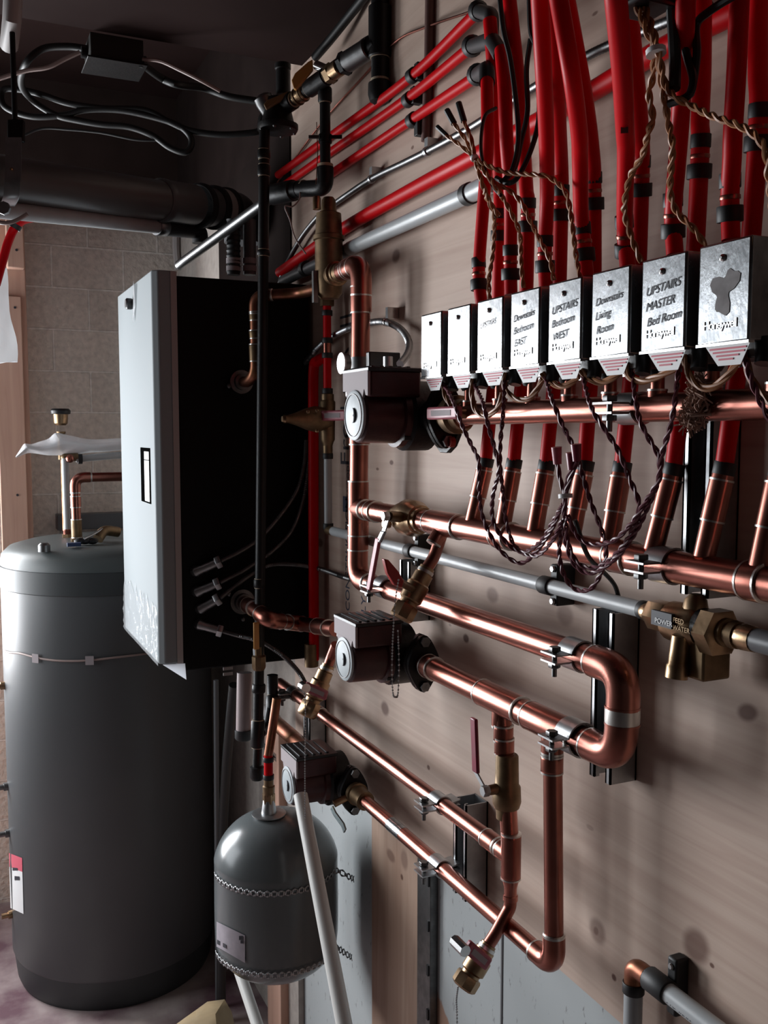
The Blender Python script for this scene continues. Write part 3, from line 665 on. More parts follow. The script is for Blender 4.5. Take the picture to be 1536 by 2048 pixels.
# top return, pump 2 line, and the vertical loop at their end
t=thing('copper_return_loop',V((D-.07,.95,c4.z)),'copper pipe loop from the riser foot out right and back to the middle pump','copper pipe')
e1=V((D-.07,W(1250,1345,.07).y,W(1240,1335,.07).z)); zb2=W(1090,1448,.07)
q1=W(900,1368,.07); q2=W(1140,1478,.07)
zq=p2.z; e2=V((D-.07,e1.y+.006,zq)); 
e1=V((D-.07,e1.y,zt))
pts=[V((D-.07,bot.y-.05,bot.z)),e1,e2,V((D-.07,p2.y-.088,p2.z))]
pipe_part(t,pts,R35); elbow_part(t,pts[0],e1,e2,R35); elbow_part(t,e1,e2,pts[3],R35)
coupling(t,e1.lerp(e2,.5),Z1,.018,R35*1.03,m=(SOLDER,COPPER))
yT1=W(1003,1420,.07).y; yT2=W(1105,1462,.07).y
tee_part(t,V((D-.07,yT1,zq)),Y1,-Z1,R35,R22,L=.10); tee_part(t,V((D-.07,yT2,zq)),Y1,-Z1,R35,R28*.9,L=.10)
coupling(t,V((D-.07,W(863,1345,.07).y,zq)),Y1,.02,R35)
# bypass with lever valve
zb_=W(1022,1712,.07).z
t=thing('copper_bypass_drop',V((D-.07,yT1,zb_)),'upright copper drop with a maroon-lever ball valve in its middle','copper pipe')
yb2=W(1022,1712,.07).y; vt=V((D-.07,yT1,zq)); vb=V((D-.07,yb2,zb_))
link('pipe',MB().tube([vt,vb],R22,20),COPPER,t)
zval=W(1015,1575,.07).z; vv=vt.lerp(vb,(zval-vt.z)/(vb.z-vt.z))
for (z,L) in ((W(1005,1465,.07).z,.02),(W(1005,1490,.07).z,.02)): coupling(t,vt.lerp(vb,(z-vt.z)/(vb.z-vt.z)),Z1,L,R22)
vb_m=MB()._lathe(vv+V((0,0,-.045)),Z1,[(0,.0145),(.014,.0150),(.016,.018),(.024,.0205),(.046,.0195),(.050,.017),(.090,.0160),(.092,.0145)],24)
vbd=link('valve_body',vb_m,BRASS_D,t)
def lever(root,base,pts,wv,m=RED_H,neck=STEEL,t_=.0016,hw=.0075,parent=None):
    """flat lever: stem boss at base, steel neck, dipped handle along pts"""
    g=MB(); g.strip([pts[0],pts[1]],V(wv)*.006,(pts[1]-pts[0]).cross(V(wv)).normalized()*.0012); hexnut(g,base,(pts[0]-base).normalized() if (pts[0]-base).length>1e-5 else -X1,.010,.008)
    link('lever_neck',g,neck,root)
    h=MB(); P=dense(pts[1:],.006); n=(pts[-1]-pts[1]).cross(V(wv)).normalized()
    h.strip(P,V(wv)*hw,n*.0028); link('lever_handle',h,m,root,.002)
ll=[W(980,1572,.095),W(968,1558,.10),W(957,1545,.105),W(955,1435,.105)]
st=vv+V((-.018,0,-.004))
g=MB()._lathe(vv,V((-1,0,0)),[(.01,.008),(.028,.007),(.034,.005)],12); link('stem',g,BRASS_D,t)
S=vv+V((-.034,0,0)); y_=lambda px,py,w_:W(px,py,w_)
lp=[S,V((S.x,W(966,1556,D-S.x).y,W(966,1556,D-S.x).z)),W(952,1545,D-S.x),W(948,1436,D-S.x)]
lever(t,S+V((.004,0,0)),[S,lp[2],lp[3]],Y1)
zred=W(1022,1795,.07).z
tee_part(t,vb,Z1,Y1,R22,R22,L=.062)
link('reducer',MB()._lathe(V((D-.07,yb2,zb_-.03)),-Z1,[(0,R22*1.1),(.006,.0115),(.016,.009),(.026,.009),(.027,.0105),(.034,.0105)],18),COPPER,t)
# pump 3 pipes
t=thing('copper_low_return',V((D-.07,1.4,zb_)),'upper of the two low copper pipes, running from behind the lowest pump to the bypass','copper pipe')
far=W(560,1405,.07); link('pipe',MB().tube([V((D-.07,far.y,zb_)),V((D-.07,yb2,zb_))],R22,20),COPPER,t)
coupling(t,V((D-.07,W(985,1700,.07).y,zb_)),Y1,.03,R22)
coupling(t,V((D-.07,W(640,1462,.07).y,zb_)),Y1,.02,R22)
z3=p3.z
t=thing('copper_low_supply',V((D-.07,1.2,z3)),'lowest copper pipe, from the lowest pump to an elbow and up beside the bypass','copper pipe')
yl=W(1112,1700,.07).y; el=V((D-.07,yl,z3)); upz=V((D-.07,yT2,zq))
pipe_part(t,[V((D-.07,p3.y-.088,z3)),el,upz],R22); elbow_part(t,V((D-.07,p3.y,z3)),el,upz,R22*1.05)
coupling(t,upz+V((0,0,-.05)),Z1,.02,R22*1.04)
link('label_sticker',MB()._lathe(V((D-.07,W(795,1672,.07).y,z3)),Y1,[(-.025,R22*1.03),(.025,R22*1.03)],20),ALU,t)
# ================================================================ drains, valves, chains
def drain(label,P,r,levs,chain=None,cap=True,name='drain_valve',handle=PINK_H,mats=None):
    """copper stub then brass drain valve along the polyline P"""
    P=[V(p) for p in P]; t=thing(name,P[0],label,'valve','brass drain valves')
    link('pipe',MB().tube(fillet(P[:-1],.02),r,16),COPPER,t)
    a,b=P[-2],P[-1]; d=(b-a).normalized(); L=(b-a).length
    m=MB(); m._lathe(a,d,[(0,r*1.25),(L*.12,r*1.25),(L*.13,r*1.55),(L*.30,r*1.6),(L*.33,r*1.9),(L*.62,r*1.9),(L*.66,r*1.5),(L*.72,r*1.5)],18)
    link('valve_body',m,BRASS,t)
    m=MB(); m._lathe(a+d*L*.72,d,[(0,r*1.9),(L*.04,r*2.05),(L*.24,r*2.05),(L*.28,r*1.7)],8); link('cap',m,BRASS,t)
    for u in (.05,.20): link('tape_ring',MB()._lathe(a+d*L*u,d,[(0,r*1.4),(.005,r*1.4)],16),SOLDER,t)
    return t,a,b,d
def chain(pts,label,r=.0016):
    P=dense(catmull(pts,6),.0042); m=MB()
    for p in P: m.sphere(p,r,6)
    m.tube(P,.0005,4); return solo('bead_chain',m,STEEL,label,'chain','bead chains',kind='stuff')
# D1: from lower header
dd=[dr,YP(868,1115,dr.y-.0),YP(855,1135,dr.y),YP(800,1238,dr.y)]
t,a,b,d=drain('slanting drain valve with a red lever under the thick copper header',dd,.0095,None)
sp=YP(795,1150,dr.y-.02); 
lev=MB().prism([YP(762,1116,1.24),YP(771,1118,1.24),YP(790,1140,1.24),YP(802,1160,1.24),YP(797,1174,1.24),YP(783,1168,1.24),YP(769,1145,1.24)],(0,-.012,0)); link('lever_handle',lev,REDV,t,.002)
link('stem',MB().tube([YP(798,1163,1.235),a.lerp(b,.45)],.006,10),BRASS_D,t)
chain([YP(797,1160,1.2),YP(791,1200,1.2),YP(786,1270,1.2),YP(784,1340,1.2),YP(786,1386,1.2),YP(791,1394,1.2),YP(796,1386,1.2),YP(798,1330,1.2),YP(796,1262,1.2)],'long doubled bead chain hanging beside the middle pump')
# D2: below pump 2, with pink handle
yD=1.60
dd=[YP(672,1290,yD-.02),YP(662,1315,yD),YP(657,1330,yD),YP(612,1432,yD)]
t,a,b,d=drain('slanting drain valve with a pink-red handle left of the middle pump',dd,.0095,None)
def bar_handle(root,c,ux,uy,L,h,m=PINK_H,lab=True):
    n=V(ux).cross(V(uy)).normalized(); g=MB().obox(c,V(ux).normalized()*L/2,V(uy).normalized()*h/2,n*.005); link('lever_handle',g,m,root,.003)
    q=MB().obox(c+n*(.0052 if n.x<0 else -.0052),V(ux).normalized()*L*.32,V(uy).normalized()*h*.22,n*.0003); link('handle_print',q,LABELP,root)
c_=YP(632,1382,yD-.025); bar_handle(t,c_,YP(656,1393,yD-.02)-YP(608,1372,yD-.02),YP(629,1392,yD)-YP(635,1373,yD),.047,.018)
link('handle_boss',MB()._lathe(YP(612,1377,yD-.035),Y1,[(0,.009),(.02,.009)],12),CHROME,t)
for q in ((612,1378),): pass
chain([YP(609,1385,yD-.04),YP(611,1430,yD-.04),YP(610,1520,yD-.04),YP(610,1636,yD-.04)],'single bead chain hanging in front of the lowest pump')
# D3: below bypass
yD=yb2
dd=[V((D-.07,yb2,zred)),V((D-.07,yb2,W(1023,1815,.07).z)),YP(990,1870,yD),YP(978,1888,yD),YP(925,1975,yD)]
t,a,b,d=drain('slanting drain valve with a red handle in front of the grey board, lowest one',dd,.0090,None)
c_=YP(955,1910,yD-.026); bar_handle(t,c_,YP(990,1938,yD)-YP(925,1882,yD),YP(950,1922,yD)-YP(962,1902,yD),.048,.018)
link('handle_boss',MB()._lathe(YP(931,1903,yD-.045),Y1,[(0,.008),(.03,.008)],8),CHROME,t)
chain([YP(916,1975,yD-.005),YP(913,2000,yD-.005),YP(914,2030,yD-.005),YP(914,2075,yD-.005)],'short bead chain hanging from the lowest drain valve')
# isolating valve with long lever on the lower header
yv0=W(822,1045,.07).y
t=thing('ball_valve',V((D-.07,yv0,zl)),'brass ball valve with a long pink-red lever hanging down beside the tall copper riser','valve')
c_=V((D-.07,yv0,zl))
link('valve_body',MB()._lathe(c_-Y1*.045,Y1,[(0,.0205),(.010,.0215),(.011,.024),(.022,.026),(.030,.030),(.055,.031),(.062,.026),(.08,.024),(.081,.0205),(.092,.0205)],28),BRASS,t)
link('bolt',MB()._lathe(c_+V((-.03,.02,-.01)),-X1,[(0,.008),(.012,.006)],8),BRASS,t)
S=W(777,1032,.125)
link('stem',MB().tube([c_,S],.009,12),BRASS_D,t)
lever(t,S,[S,W(768,1062,.127),W(757,1085,.13)],Y1,m=STEEL)
h=MB().strip(dense([W(757,1076,.13),W(738,1180,.125)],.01),Y1*.008,X1*.003); link('lever_handle',h,PINK_H,t,.002)
# pump 1 isolating valve on the upper header
t=thing('ball_valve',V((D-.12,1.17,zu)),'brass isolating valve with a short pink-red handle right of the highest pump','valve')
link('valve_body',MB()._lathe(V((D-.12,1.192,zu)),-Y1,[(0,.022),(.012,.024),(.014,.027),(.030,.027),(.034,.022),(.046,.020)],24),BRASS_D,t)
hc=W(888,826,.165); bar_handle(t,hc,(0,-1,.0),(0,0,1),.085,.017)
link('stem',MB().tube([V((D-.12,hc.y,zu)),hc],.007,10),BRASS,t)
fl=[(842,868),(858,856),(872,846),(890,850),(915,862),(918,872),(903,898),(892,907),(882,905),(872,893)]
link('flange_plate',MB().prism([W(x,y,.11) for x,y in ((853,855),(872,850),(915,868),(905,893),(893,906),(880,905),(866,885))],(.008,0,0)),IRON,t,.001)
link('bolt_head',MB()._lathe(W(897,884,.12),X1,[(0,.008),(.008,.008)],10),REDV,t)
# teal handle at pump 3
t=thing('ball_valve',V((D-.07,p3.y-.11,z3)),'isolating valve with a bare zinc handle hanging at the lowest pump','valve')
link('valve_body',MB()._lathe(V((D-.07,p3.y-.092,z3)),-Y1,[(0,.021),(.012,.022),(.014,.019),(.05,.018),(.052,.0155)],24),BRASS_D,t)
S=W(668,1608,.115); link('stem',MB().tube([V((D-.07,S.y,z3)),S],.007,10),BRASS,t)
link('lever_handle',MB().strip(dense([W(664,1615,.118),W(670,1628,.118),W(686,1650,.118),W(690,1662,.118)],.006),V((0,.65,-.76))*.0065,X1*.0016),TEAL,t)
# ================================================================ strut channels and clamps
def strut(label,y,w_,z0,z1,wid=.041,dep=.041):
    t=thing('strut_channel',V((D,y,z0)),label,'strut channel','steel strut channels'); x0,x1=D-dep,D-.0005
    a,b=y-wid/2,y+wid/2; m=MB()
    m.box((x1-.0025,a,z0),(x1,b,z1)); m.box((x0,a,z0),(x1,a+.0025,z1)); m.box((x0,b-.0025,z0),(x1,b,z1))
    m.box((x0,a,z0),(x0+.0025,a+.0095,z1)); m.box((x0,b-.0095,z0),(x0+.0025,b,z1)); m.box((x0,a+.007,z0),(x0+.008,a+.0095,z1)); m.box((x0,b-.0095,z0),(x0+.008,b-.007,z1))
    link('channel',m,STEEL,t); return t
ya=(W(1183,1400,.041).y+W(1222,1400,.041).y)/2
strut('open steel strut channel on the plywood behind the bright clamps at right',ya,.041,W(1215,1568,.041).z,W(1215,1225,.041).z)
ya2=(W(1370,900,.041).y+W(1420,900,.041).y)/2
strut('steel strut channel between the two copper headers at far right',ya2,.041,W(1400,1195,.041).z,W(1400,770,.041).z)
ya3=(W(803,1150,.041).y+W(850,1150,.0).y)/2-.005
strut('short steel strut channel behind the red lever of the slanting drain valve',ya3,.041,W(820,1245,.041).z,W(820,1125,.041).z)
ya4=(W(900,1700,.041).y+W(938,1700,.041).y)/2
strut('steel strut channel behind the two low copper pipes',ya4,.041,W(915,1790,.041).z,W(915,1600,.041).z)
ya5=(W(600,1400,.041).y+W(625,1400,.041).y)/2
strut('dark strut channel left of the lowest pump',ya5,.041,W(610,1500,.041).z,W(610,1385,.041).z)
def clamp(label,y,z,w_,r,standoff=False):
    t=thing('pipe_clamp',V((D-w_,y,z)),label,'pipe clamp','split steel pipe clamps'); c=V((D-w_,y,z)); R=r+.0016; hw=.0155
    m=MB()
    for s in (1,-1):
        P=[]
        for i in range(13):
            a=math.radians(168-(168-8)*i/12)*s; P.append(c+V((math.cos(a)*R,0,math.sin(a)*R)))
        ear=[c+V((-R-.024,0,s*.005)),c+V((-R-.002,0,s*.005))]
        Q=ear+P+[c+V((w_-.04 if w_>.04 else R+.002,0,s*.004))]
        b=len(m.v)
        for i,p in enumerate(Q):
            tt=(Q[min(i+1,len(Q)-1)]-Q[max(i-1,0)]).normalized(); n=tt.cross(Y1)*.0011
            m.v+=[p-Y1*hw-n,p+Y1*hw-n,p+Y1*hw+n,p-Y1*hw+n]
        for i in range(len(Q)-1):
            for j in range(4):
                k=(j+1)%4; m.f.append((b+i*4+j,b+i*4+k,b+i*4+4+k,b+i*4+4+j)); m.m.append(0)
        m.f.append((b,b+1,b+2,b+3)); m.m.append(0)
    link('band',m,STEEL,t)
    q=c+V((-R-.014,0,0)); g=MB()._lathe(q+V((0,0,.012)),-Z1,[(0,.0032),(.036,.0032)],10); hexnut(g,q+V((0,0,.013)),-Z1,.006,.0075); hexnut(g,q+V((0,0,-.007)),-Z1,.006,.0075)
    link('bolt',g,STEEL_D,t)
    if standoff: link('standoff_rod',MB().tube([c+V((R,0,0)),V((D-.02,y,z))],.005,10),STEEL_D,t)
    return t
clamp('steel pipe clamp with a bolt holding the top return pipe near the end elbow',ya+.012,zt,.07,R35*1.0)
clamp('steel pipe clamp with a bolt holding the middle pump line beside the end elbow',ya+.012,zq,.07,R35*1.13)
clamp('steel pipe clamp holding the thick lower copper header at right',ya2+.012,zl,.07,R35)
clamp('steel pipe clamp holding the upper copper header below the boxes',ya2+.010,zu,.12,R28,True)
clamp('small steel clamp on the top return pipe beside the tall riser elbow',W(772,1175,.07).y,zt,.07,R35)
clamp('steel pipe clamp on the upper of the two low copper pipes',ya4+.014,zb_,.07,R22)
clamp('steel pipe clamp on the lowest copper pipe',ya4+.014,z3,.07,R22)
clamp('dark pipe clamp on the upper low copper pipe left of the lowest pump',ya5,zb_,.07,R22)
# ================================================================ zone valves with aluminium covers
ZX=D-.172; VW,VH,VD=.0595,.0855,.068; zv0=H+.0745
def make_valve():
    t=thing('zone_valve',(0,0,0),'valve','zone valve','aluminium-covered zone valves in a row')
    # local frame: origin at the lower left (far) corner of the front, x into the wall, -y to the right, z up
    m=MB().box((0,-VW,0),(VD*.9,0,VH)); link('cover',m,ALU,t,.0022,local=True)
    link('cover_lip',MB().box((-.0006,-VW-.0003,-.0012),(.006,.0003,.0012)),CHROME,t,local=True)
    link('cover_screw',MB()._lathe(V((-.003,-VW/2+.001,VH-.014)),X1,[(0,.0012),(.0015,.0030),(.004,.0034)],12),CHROME,t,local=True)
    p=[(.004,-.006,0),(.004,-VW+.002,0),(.004,-VW+.012,-.018),(.004,-.022,-.018)]
    tg=MB().prism(p,(.0005,0,0)); tg=link('paper_tag',tg,LABEL,t,local=True)
    for k,(a,b) in enumerate(((.012,.006),(.016,.008),(.020,.014),(.023,.020))):
        link('red_print',MB().box((.0034,-VW+b,-.0045-.003*k),(.0041,-a,-.0030-.003*k)),REDINK,tg,local=True)
    bd=MB().box((.018,-VW+.010,-.012),(.058,-.008,.002)); link('base_plate',bd,STEEL_D,t,.001,local=True)
    v=MB()._lathe(V((.052,-.040,-.030)),Z1,[(.012,.008),(.016,.0105),(.024,.0105),(.032,.009),(.12,.0095)],16); link('valve_body',v,IRON,t,local=True)
    g=MB().tube([(.020,-VW+.004,.004),(.020,-VW+.002,-.010),(.018,-VW+.001,-.018)],.0075,12); link('cable_bushing',g,BLACKP,t,local=True)
    link('lever_tab',MB().box((.030,-.020,-.018),(.034,-.014,-.002)),CHROME,t,local=True)
    return t
def copy_tree(o,parent=None):
    c=o.copy(); C.objects.link(c); c.parent=parent
    for ch in list(o.children): copy_tree(ch,c)
    return c
ycs=[1.1775,1.1015,1.0255,.9495,.8735,.7975,.7215,.6470]
zlab=['leftmost of the eight aluminium-covered zone valves, blank glaring cover, beside the highest pump',
 'aluminium-covered zone valve with a blank glaring cover, second from left in the row',
 'glaring aluminium zone valve cover with very faint writing, third from left in the row',
 'aluminium zone valve cover handwritten Downstairs Bedroom East',
 'aluminium zone valve cover handwritten Upstairs Bedroom West',
 'aluminium zone valve cover handwritten Downstairs Living Room',
 'aluminium zone valve cover handwritten Upstairs Master Bed Room',
 'rightmost and largest looking aluminium zone valve cover with a dark smudge and no writing']
base=make_valve(); vals=[]
HW=[None,None,["UPSTAIRS"],["Downstairs","Bedroom","EAST"],["UPSTAIRS","Bedroom","WEST"],["Downstairs","Living","Room"],["UPSTAIRS","MASTER","Bed Room"],None]
proto_children=list(base.children)
insts=[base]+[copy_tree(base) for _ in range(7)]
for i,o in enumerate(insts):
    o.location=(ZX,ycs[i],zv0); o['label']=zlab[i]
    vals.append(o)
    if HW[i]:
        for k,s in enumerate(HW[i]):
            L_=len(s); sz=.0106 if L_>8 else .0112
            if i==2: sz=.009
            text('handwriting',s,sz,(-.0006,-.007-.002*(k==2),VH-.034-.0140*k),(0,-1,.10),(0,.0,1),INK if i>2 else GREYP,o,.0001,.25,.86 if L_>8 else .95,local=True)
    text('embossed_lettering','Honeywell',.0108,(-.0004,-.008,.0130),(0,-1,0),(0,0,1),EMBOSS,o,.0005,0,.82,local=True)
m=MB(); pl=[]
for k in range(26):
    a=2*math.pi*k/26; r=.013+.004*math.sin(3*a+.5)+.003*math.sin(5*a)
    pl.append((-.00045,-VW/2-.002+math.cos(a)*r*.95-.004*math.sin(a),VH*.52+math.sin(a)*r*1.35))
link('smudge',MB().prism(pl,(-.00015,0,0)),mat('greasy_smudge',(.15,.135,.135),.8,0,.3,60,col2=(.25,.235,.235)),insts[7],local=True)

# ================================================================ red tubes
RT_=.0083
def ringset(t,P,pc,r,dz=.0145,big=True):
    """black sleeve - copper crimp - black sleeve around the tube at parameter position pc"""
    d=(P[1]-P[0]).normalized()
    if d.z<0: d=-d
    for k,(o_,L,R,mm,nm) in enumerate(((dz,.013,r*1.16,RUBBER,'black_sleeve'),(0,.004,r*1.12,COPPER,'crimp_ring'),(-dz,.014,r*1.42,RUBBER,'black_sleeve'))):
        g=MB(); ring_band(g,pc+d*o_,d,L,R); link(nm,g,mm,t)
def at(P,z):
    for a,b in zip(P,P[1:]):
        if (a.z-z)*(b.z-z)<=0 and a.z!=b.z: return a.lerp(b,(z-a.z)/(b.z-a.z)),(a-b).normalized()
    return P[-1],Z1
# supply tubes: from the zone valves upward
S=[ [(966,625,.12),(958,548,.12),(966,421,.12),(975,300,.125),(975,230,.13),(974,160,.12)],
    [(1022,590,.12),(1021,525,.12),(1021,401,.13),(1013,283,.16),(1009,170,.17),(1003,100,.16)],
    [(1092,575,.12),(1090,508,.12),(1094,401,.13),(1093,280,.18),(1087,141,.235),(1079,-10,.27),(1076,-60,.28)],
    [(1173,555,.12),(1167,484,.12),(1162,421,.13),(1160,320,.17),(1158,262,.20),(1142,141,.25),(1117,-5,.27),(1108,-60,.28)],
    [(1256,535,.12),(1250,470,.12),(1250,401,.15),(1252,300,.19),(1250,262,.21),(1244,141,.27),(1232,0,.32),(1227,-60,.33)],
    [(1350,510,.12),(1346,431,.12),(1353,340,.14),(1359,262,.16),(1366,141,.18),(1372,0,.20),(1375,-60,.20)],
    [(1462,480,.12),(1460,395,.12),(1464,320,.13),(1466,262,.14),(1473,141,.15),(1479,0,.16),(1482,-60,.16)],
    [(1586,480,.12),(1586,300,.12),(1590,-60,.12)] ]
SR=[548,525,508,484,472,431,395,None]
sn=['leftmost upper red tube, dropping to the first zone valve','upper red tube dropping to the second zone valve','upper red tube dropping to the third zone valve','upper red tube dropping to the fourth zone valve','wide-looking upper red tube with a dark mark, dropping to the fifth zone valve','upper red tube dropping to the sixth zone valve','upper red tube dropping to the seventh zone valve, near the right edge','upper red tube at the extreme right edge']
R_=[ [(1000,449,.07),(1000,380,.07),(996,290,.08),(990,180,.09),(984,90,.10),(980,40,.10)],
     [(1056,430,.07),(1053,380,.07),(1048,300,.07),(1041,202,.08),(1028,81,.08),(1018,-10,.08),(1012,-60,.08)],
     [(1122,406,.07),(1122,340,.07),(1118,262,.10),(1112,141,.15),(1104,20,.19),(1100,-60,.20)],
     [(1187,382,.07),(1183,300,.09),(1170,200,.12),(1150,90,.15),(1132,-5,.17),(1122,-60,.18)],
     [(1282,352,.07),(1280,262,.10),(1270,150,.14),(1254,0,.19),(1250,-60,.20)],
     [(1400,313,.07),(1400,242,.07),(1404,141,.07),(1405,0,.07),(1406,-60,.07)],
     [(1517,255,.07),(1516,141,.07),(1517,0,.07),(1518,-60,.07)],
     [(1620,255,.07),(1620,-60,.07)] ]
low=[[(971,930),(945,1042)],[(1027,933),(1006,1052)],[(1092,937),(1070,1062)],[(1169,938),(1143,1076)],[(1243,942),(1219,1085)],[(1346,946),(1307,1100)],[(1447,945),(1408,1115)],[(1560,950),(1520,1135)]]
for i in range(8):
    P=catmull([W(*q) for q in S[i]],6)
    if S[i][-1][1]<0: P=topped(P); t=thing('red_tube',P[0],sn[i],'tube','upper red tubes above the zone valves')
    link('tube',MB().tube(P,RT_,14),RED,t)
    if SR[i]:
        c,d=at(P,W(S[i][1][0],SR[i],.12).z); ringset(t,(c,c+d),c,RT_)
    if i==4:
        q=W(1250,250,.215); c,_=at(P,q.z); n_=(EYE-c).normalized(); link('dark_mark',MB().obox(c+n_*(RT_+.0006)*.93,n_.cross(Z1).normalized()*.0032,Z1*.0085,n_*.0012),STEEL_D,t)
rn=['leftmost of the red return tubes behind the zone valves, with copper stub','red return tube second from left behind the boxes, with copper stub','red return tube third from left behind the boxes, with copper stub','red return tube fourth from left behind the boxes, its stub behind the wire bundle','red return tube fifth from left behind the boxes, with bright copper stub','red return tube sixth from left behind the boxes, left of the strut channel','red return tube seventh from left, right of the strut channel','red return tube at the extreme right edge, with copper stub']
for i in range(8):
    lo=W(*low[i][0],.055); bt=W(*low[i][1],.07); bt.z=max(bt.z,zl+.012)
    U=[W(*q) for q in R_[i]]
    mid=lo.lerp(U[0],.5)+V((.006,0,0))
    P=catmull([lo,mid]+U,6)
    if R_[i][-1][1]<0: P=topped(P)
    t=thing('red_return_tube',bt,rn[i],'tube','red return tubes behind the zone valves')
    link('tube',MB().tube(P,.0092,14),RED,t)
    c,d=at(P,U[0].z); ringset(t,(c,c+d),c,.0088)
    d=(lo-bt).normalized(); L=(lo-bt).length
    g=MB(); ring_band(g,lo+d*.004,d,.013,.0112); link('black_sleeve',g,RUBBER,t)
    m=MB()._lathe(bt,d,[(0,.0112),(L*.42,.0112),(L*.425,.0122),(L*.90,.0122),(L*.91,.0112),(L,.0108)],18,0)
    for u in (.42,.90): m._lathe(bt+d*L*u,d,[(0,.0126),(.002,.0126)],18,1)
    link('copper_stub',m,[COPPER,SOLDER],t)
# slanting red tubes with black elbows
def redrun(pts,r,label,m=RED,name='red_tube',grp='slanting red tubes on the plywood'):
    P=catmull([W(*q) for q in pts],6); return solo(name,MB().tube(P,r,14),m,label,'tube',grp)
redrun([(556,350,.02),(668,268,.02),(818,157,.02),(952,27,.04)],.0085,'highest of the three thin slanting red tubes, ending at the top black elbow')
redrun([(566,372,.02),(662,304,.02),(811,200,.02),(940,96,.04)],.0085,'middle of the three thin slanting red tubes')
redrun([(590,394,.02),(665,346,.02),(818,243,.02),(950,155,.04)],.0085,'lowest of the three thin slanting red tubes, above the armoured conduit')
redrun([(560,545,.02),(680,462,.02),(815,385,.02),(950,312,.02),(1172,190,.02),(1330,95,.02),(1560,-20,.02)],.0125,'thick slanting red tube running behind the upright red tubes to the right')
def belbow(a,p,b,r,label,parent=None):
    a,p,b=[W(*q) for q in (a,p,b)]; t=thing('black_elbow',p,label,'elbow','black elbows on the thin red tubes')
    path=fillet([a,p,b],.02); link('body',MB().tube(path,r,14),RUBBER,t)
    link('collar',MB()._lathe(a,(a-p).normalized(),[(-.006,r*1.15),(.0,r*1.5),(.008,r*1.5),(.010,r*1.1)],16),RUBBER,t); return t
belbow((957,22,.04),(985,30,.08),(982,90,.09),.0098,'black elbow at the top joining the highest thin red tube')
belbow((945,92,.04),(985,80,.10),(1003,112,.12),.0105,'black elbow, the middle one of the three beside the red tubes')
belbow((955,149,.04),(974,138,.11),(974,166,.12),.0105,'black elbow, lowest of the three beside the red tubes')
for i,(x,y) in enumerate(((826,151),(818,199),(826,240))):
    c=W(x,y,.02); a=W(x+20,y-16,.02); d=(a-c).normalized(); t=thing('tube_clip',c,['black clip on the highest thin red tube','black clip on the middle thin red tube','black clip on the lowest thin red tube'][i],'clip','black tube clips')
    g=MB(); ring_band(g,c,d,.016,.0125); link('ring',g,RUBBER,t); link('foot',MB().obox(c+d*.012+V((.008,0,.003 if i<2 else -.010)),X1*.009,Y1*.007,Z1*(.014 if i<2 else .020)),RUBBER,t,.001)
# grey conduit with black end cap, clips and a grey pipe tail at left
t=thing('grey_conduit',W(820,442,.03),'fat grey plastic conduit slanting up to a black ring left of the red tubes','conduit')
A_,B_=W(700,497,.03),W(938,388,.03)
link('pipe',MB().tube([A_,B_],.0135,20),GREYPIPE,t); g=MB(); ring_band(g,B_,B_-A_,.016,.0168); link('black_ring',g,RUBBER,t)
link('tail',MB().tube([B_,W(985,365,.03)],.0145,18),GREYPIPE,t)
link('hidden_run',MB().tube([W(566,562,.03),A_],.0125,16),DGREY,t)
g=MB(); ring_band(g,W(612,537,.03),B_-A_,.02,.0165); link('clip',g,RUBBER,t)
# armoured conduit along the wall
P=[W(x,y,.02) for x,y in ((556,590),(566,545),(600,480),(640,430),(680,400),(743,358),(810,325),(854,303),(905,276),(950,250),(1040,192),(1160,120),(1225,88),(1330,45),(1420,10))]
solo('armoured_conduit',armoured(P,.0062,.005),STEEL_D,'long armoured steel conduit slanting up behind the red tubes','conduit')
for i,(x,y) in enumerate(((743,358),(854,303))):
    c=W(x,y,.02); g=MB(); ring_band(g,c,W(x+20,y-11,.02)-c,.009,.0078); g.box(c+V((-.002,-.006,.004)),c+V((.019,.006,.022))); solo('conduit_clip',g,STEEL,['steel clip holding the armoured conduit, the left one','steel clip holding the armoured conduit, the right one'][i],'clip','conduit clips')
solo('thin_copper_tube',MB().tube(catmull([W(555,365,.006),W(640,250,.006),W(720,160,.006),W(790,85,.006),W(850,55,.006),W(940,24,.02)],6),.0022,8),COPPER,'thin pink copper line slanting up above the thin red tubes','tube')
solo('brown_conduit',MB().tube([V((D-.006,W(862,-40,.006).y,ZC)),W(858,130,.006),W(852,283,.006)],.0085,12),mat('brown_plastic',(.13,.065,.055),.6),'upright brown strip conduit behind the slanting red tubes','conduit')
# left small assembly
t=thing('relief_branch',W(655,900,.04),'upright branch of short red tubes and brass fittings hanging under the brass air separator','pipe')
X655=.04; yy=W(655,800,X655).y
def L6(py,px=655): p=W(px,py,X655); return V((D-X655,yy,p.z))
link('upper_tube',MB().tube([L6(600),L6(684)],.0085,14),RED,t); link('middle_tube',MB().tube([L6(704),L6(790)],.0085,14),RED,t)
link('copper_link',MB()._lathe(L6(715),Z1,[(0,.009),(.03,.009)],14),COPPER,t)
for py in (626,681,711,782): g=MB(); ring_band(g,L6(py),Z1,.011,.0115); link('black_ring',g,RUBBER,t)
m=MB(); hexnut(m,L6(612),Z1,.02,.015); link('brass_nut',m,BRASS_D,t); m=MB(); m._lathe(L6(802),Z1,[(0,.0135),(.014,.0135),(.016,.010)],16); m._lathe(L6(895),Z1,[(0,.0095),(.010,.012),(.016,.015),(.095,.0165),(.10,.013)],16); m._lathe(L6(910),Z1,[(0,.0105),(.02,.0105)],14)
link('brass_fittings',m,BRASS_D,t)
nz=YP(566,838,yy-.02); a_=L6(838)
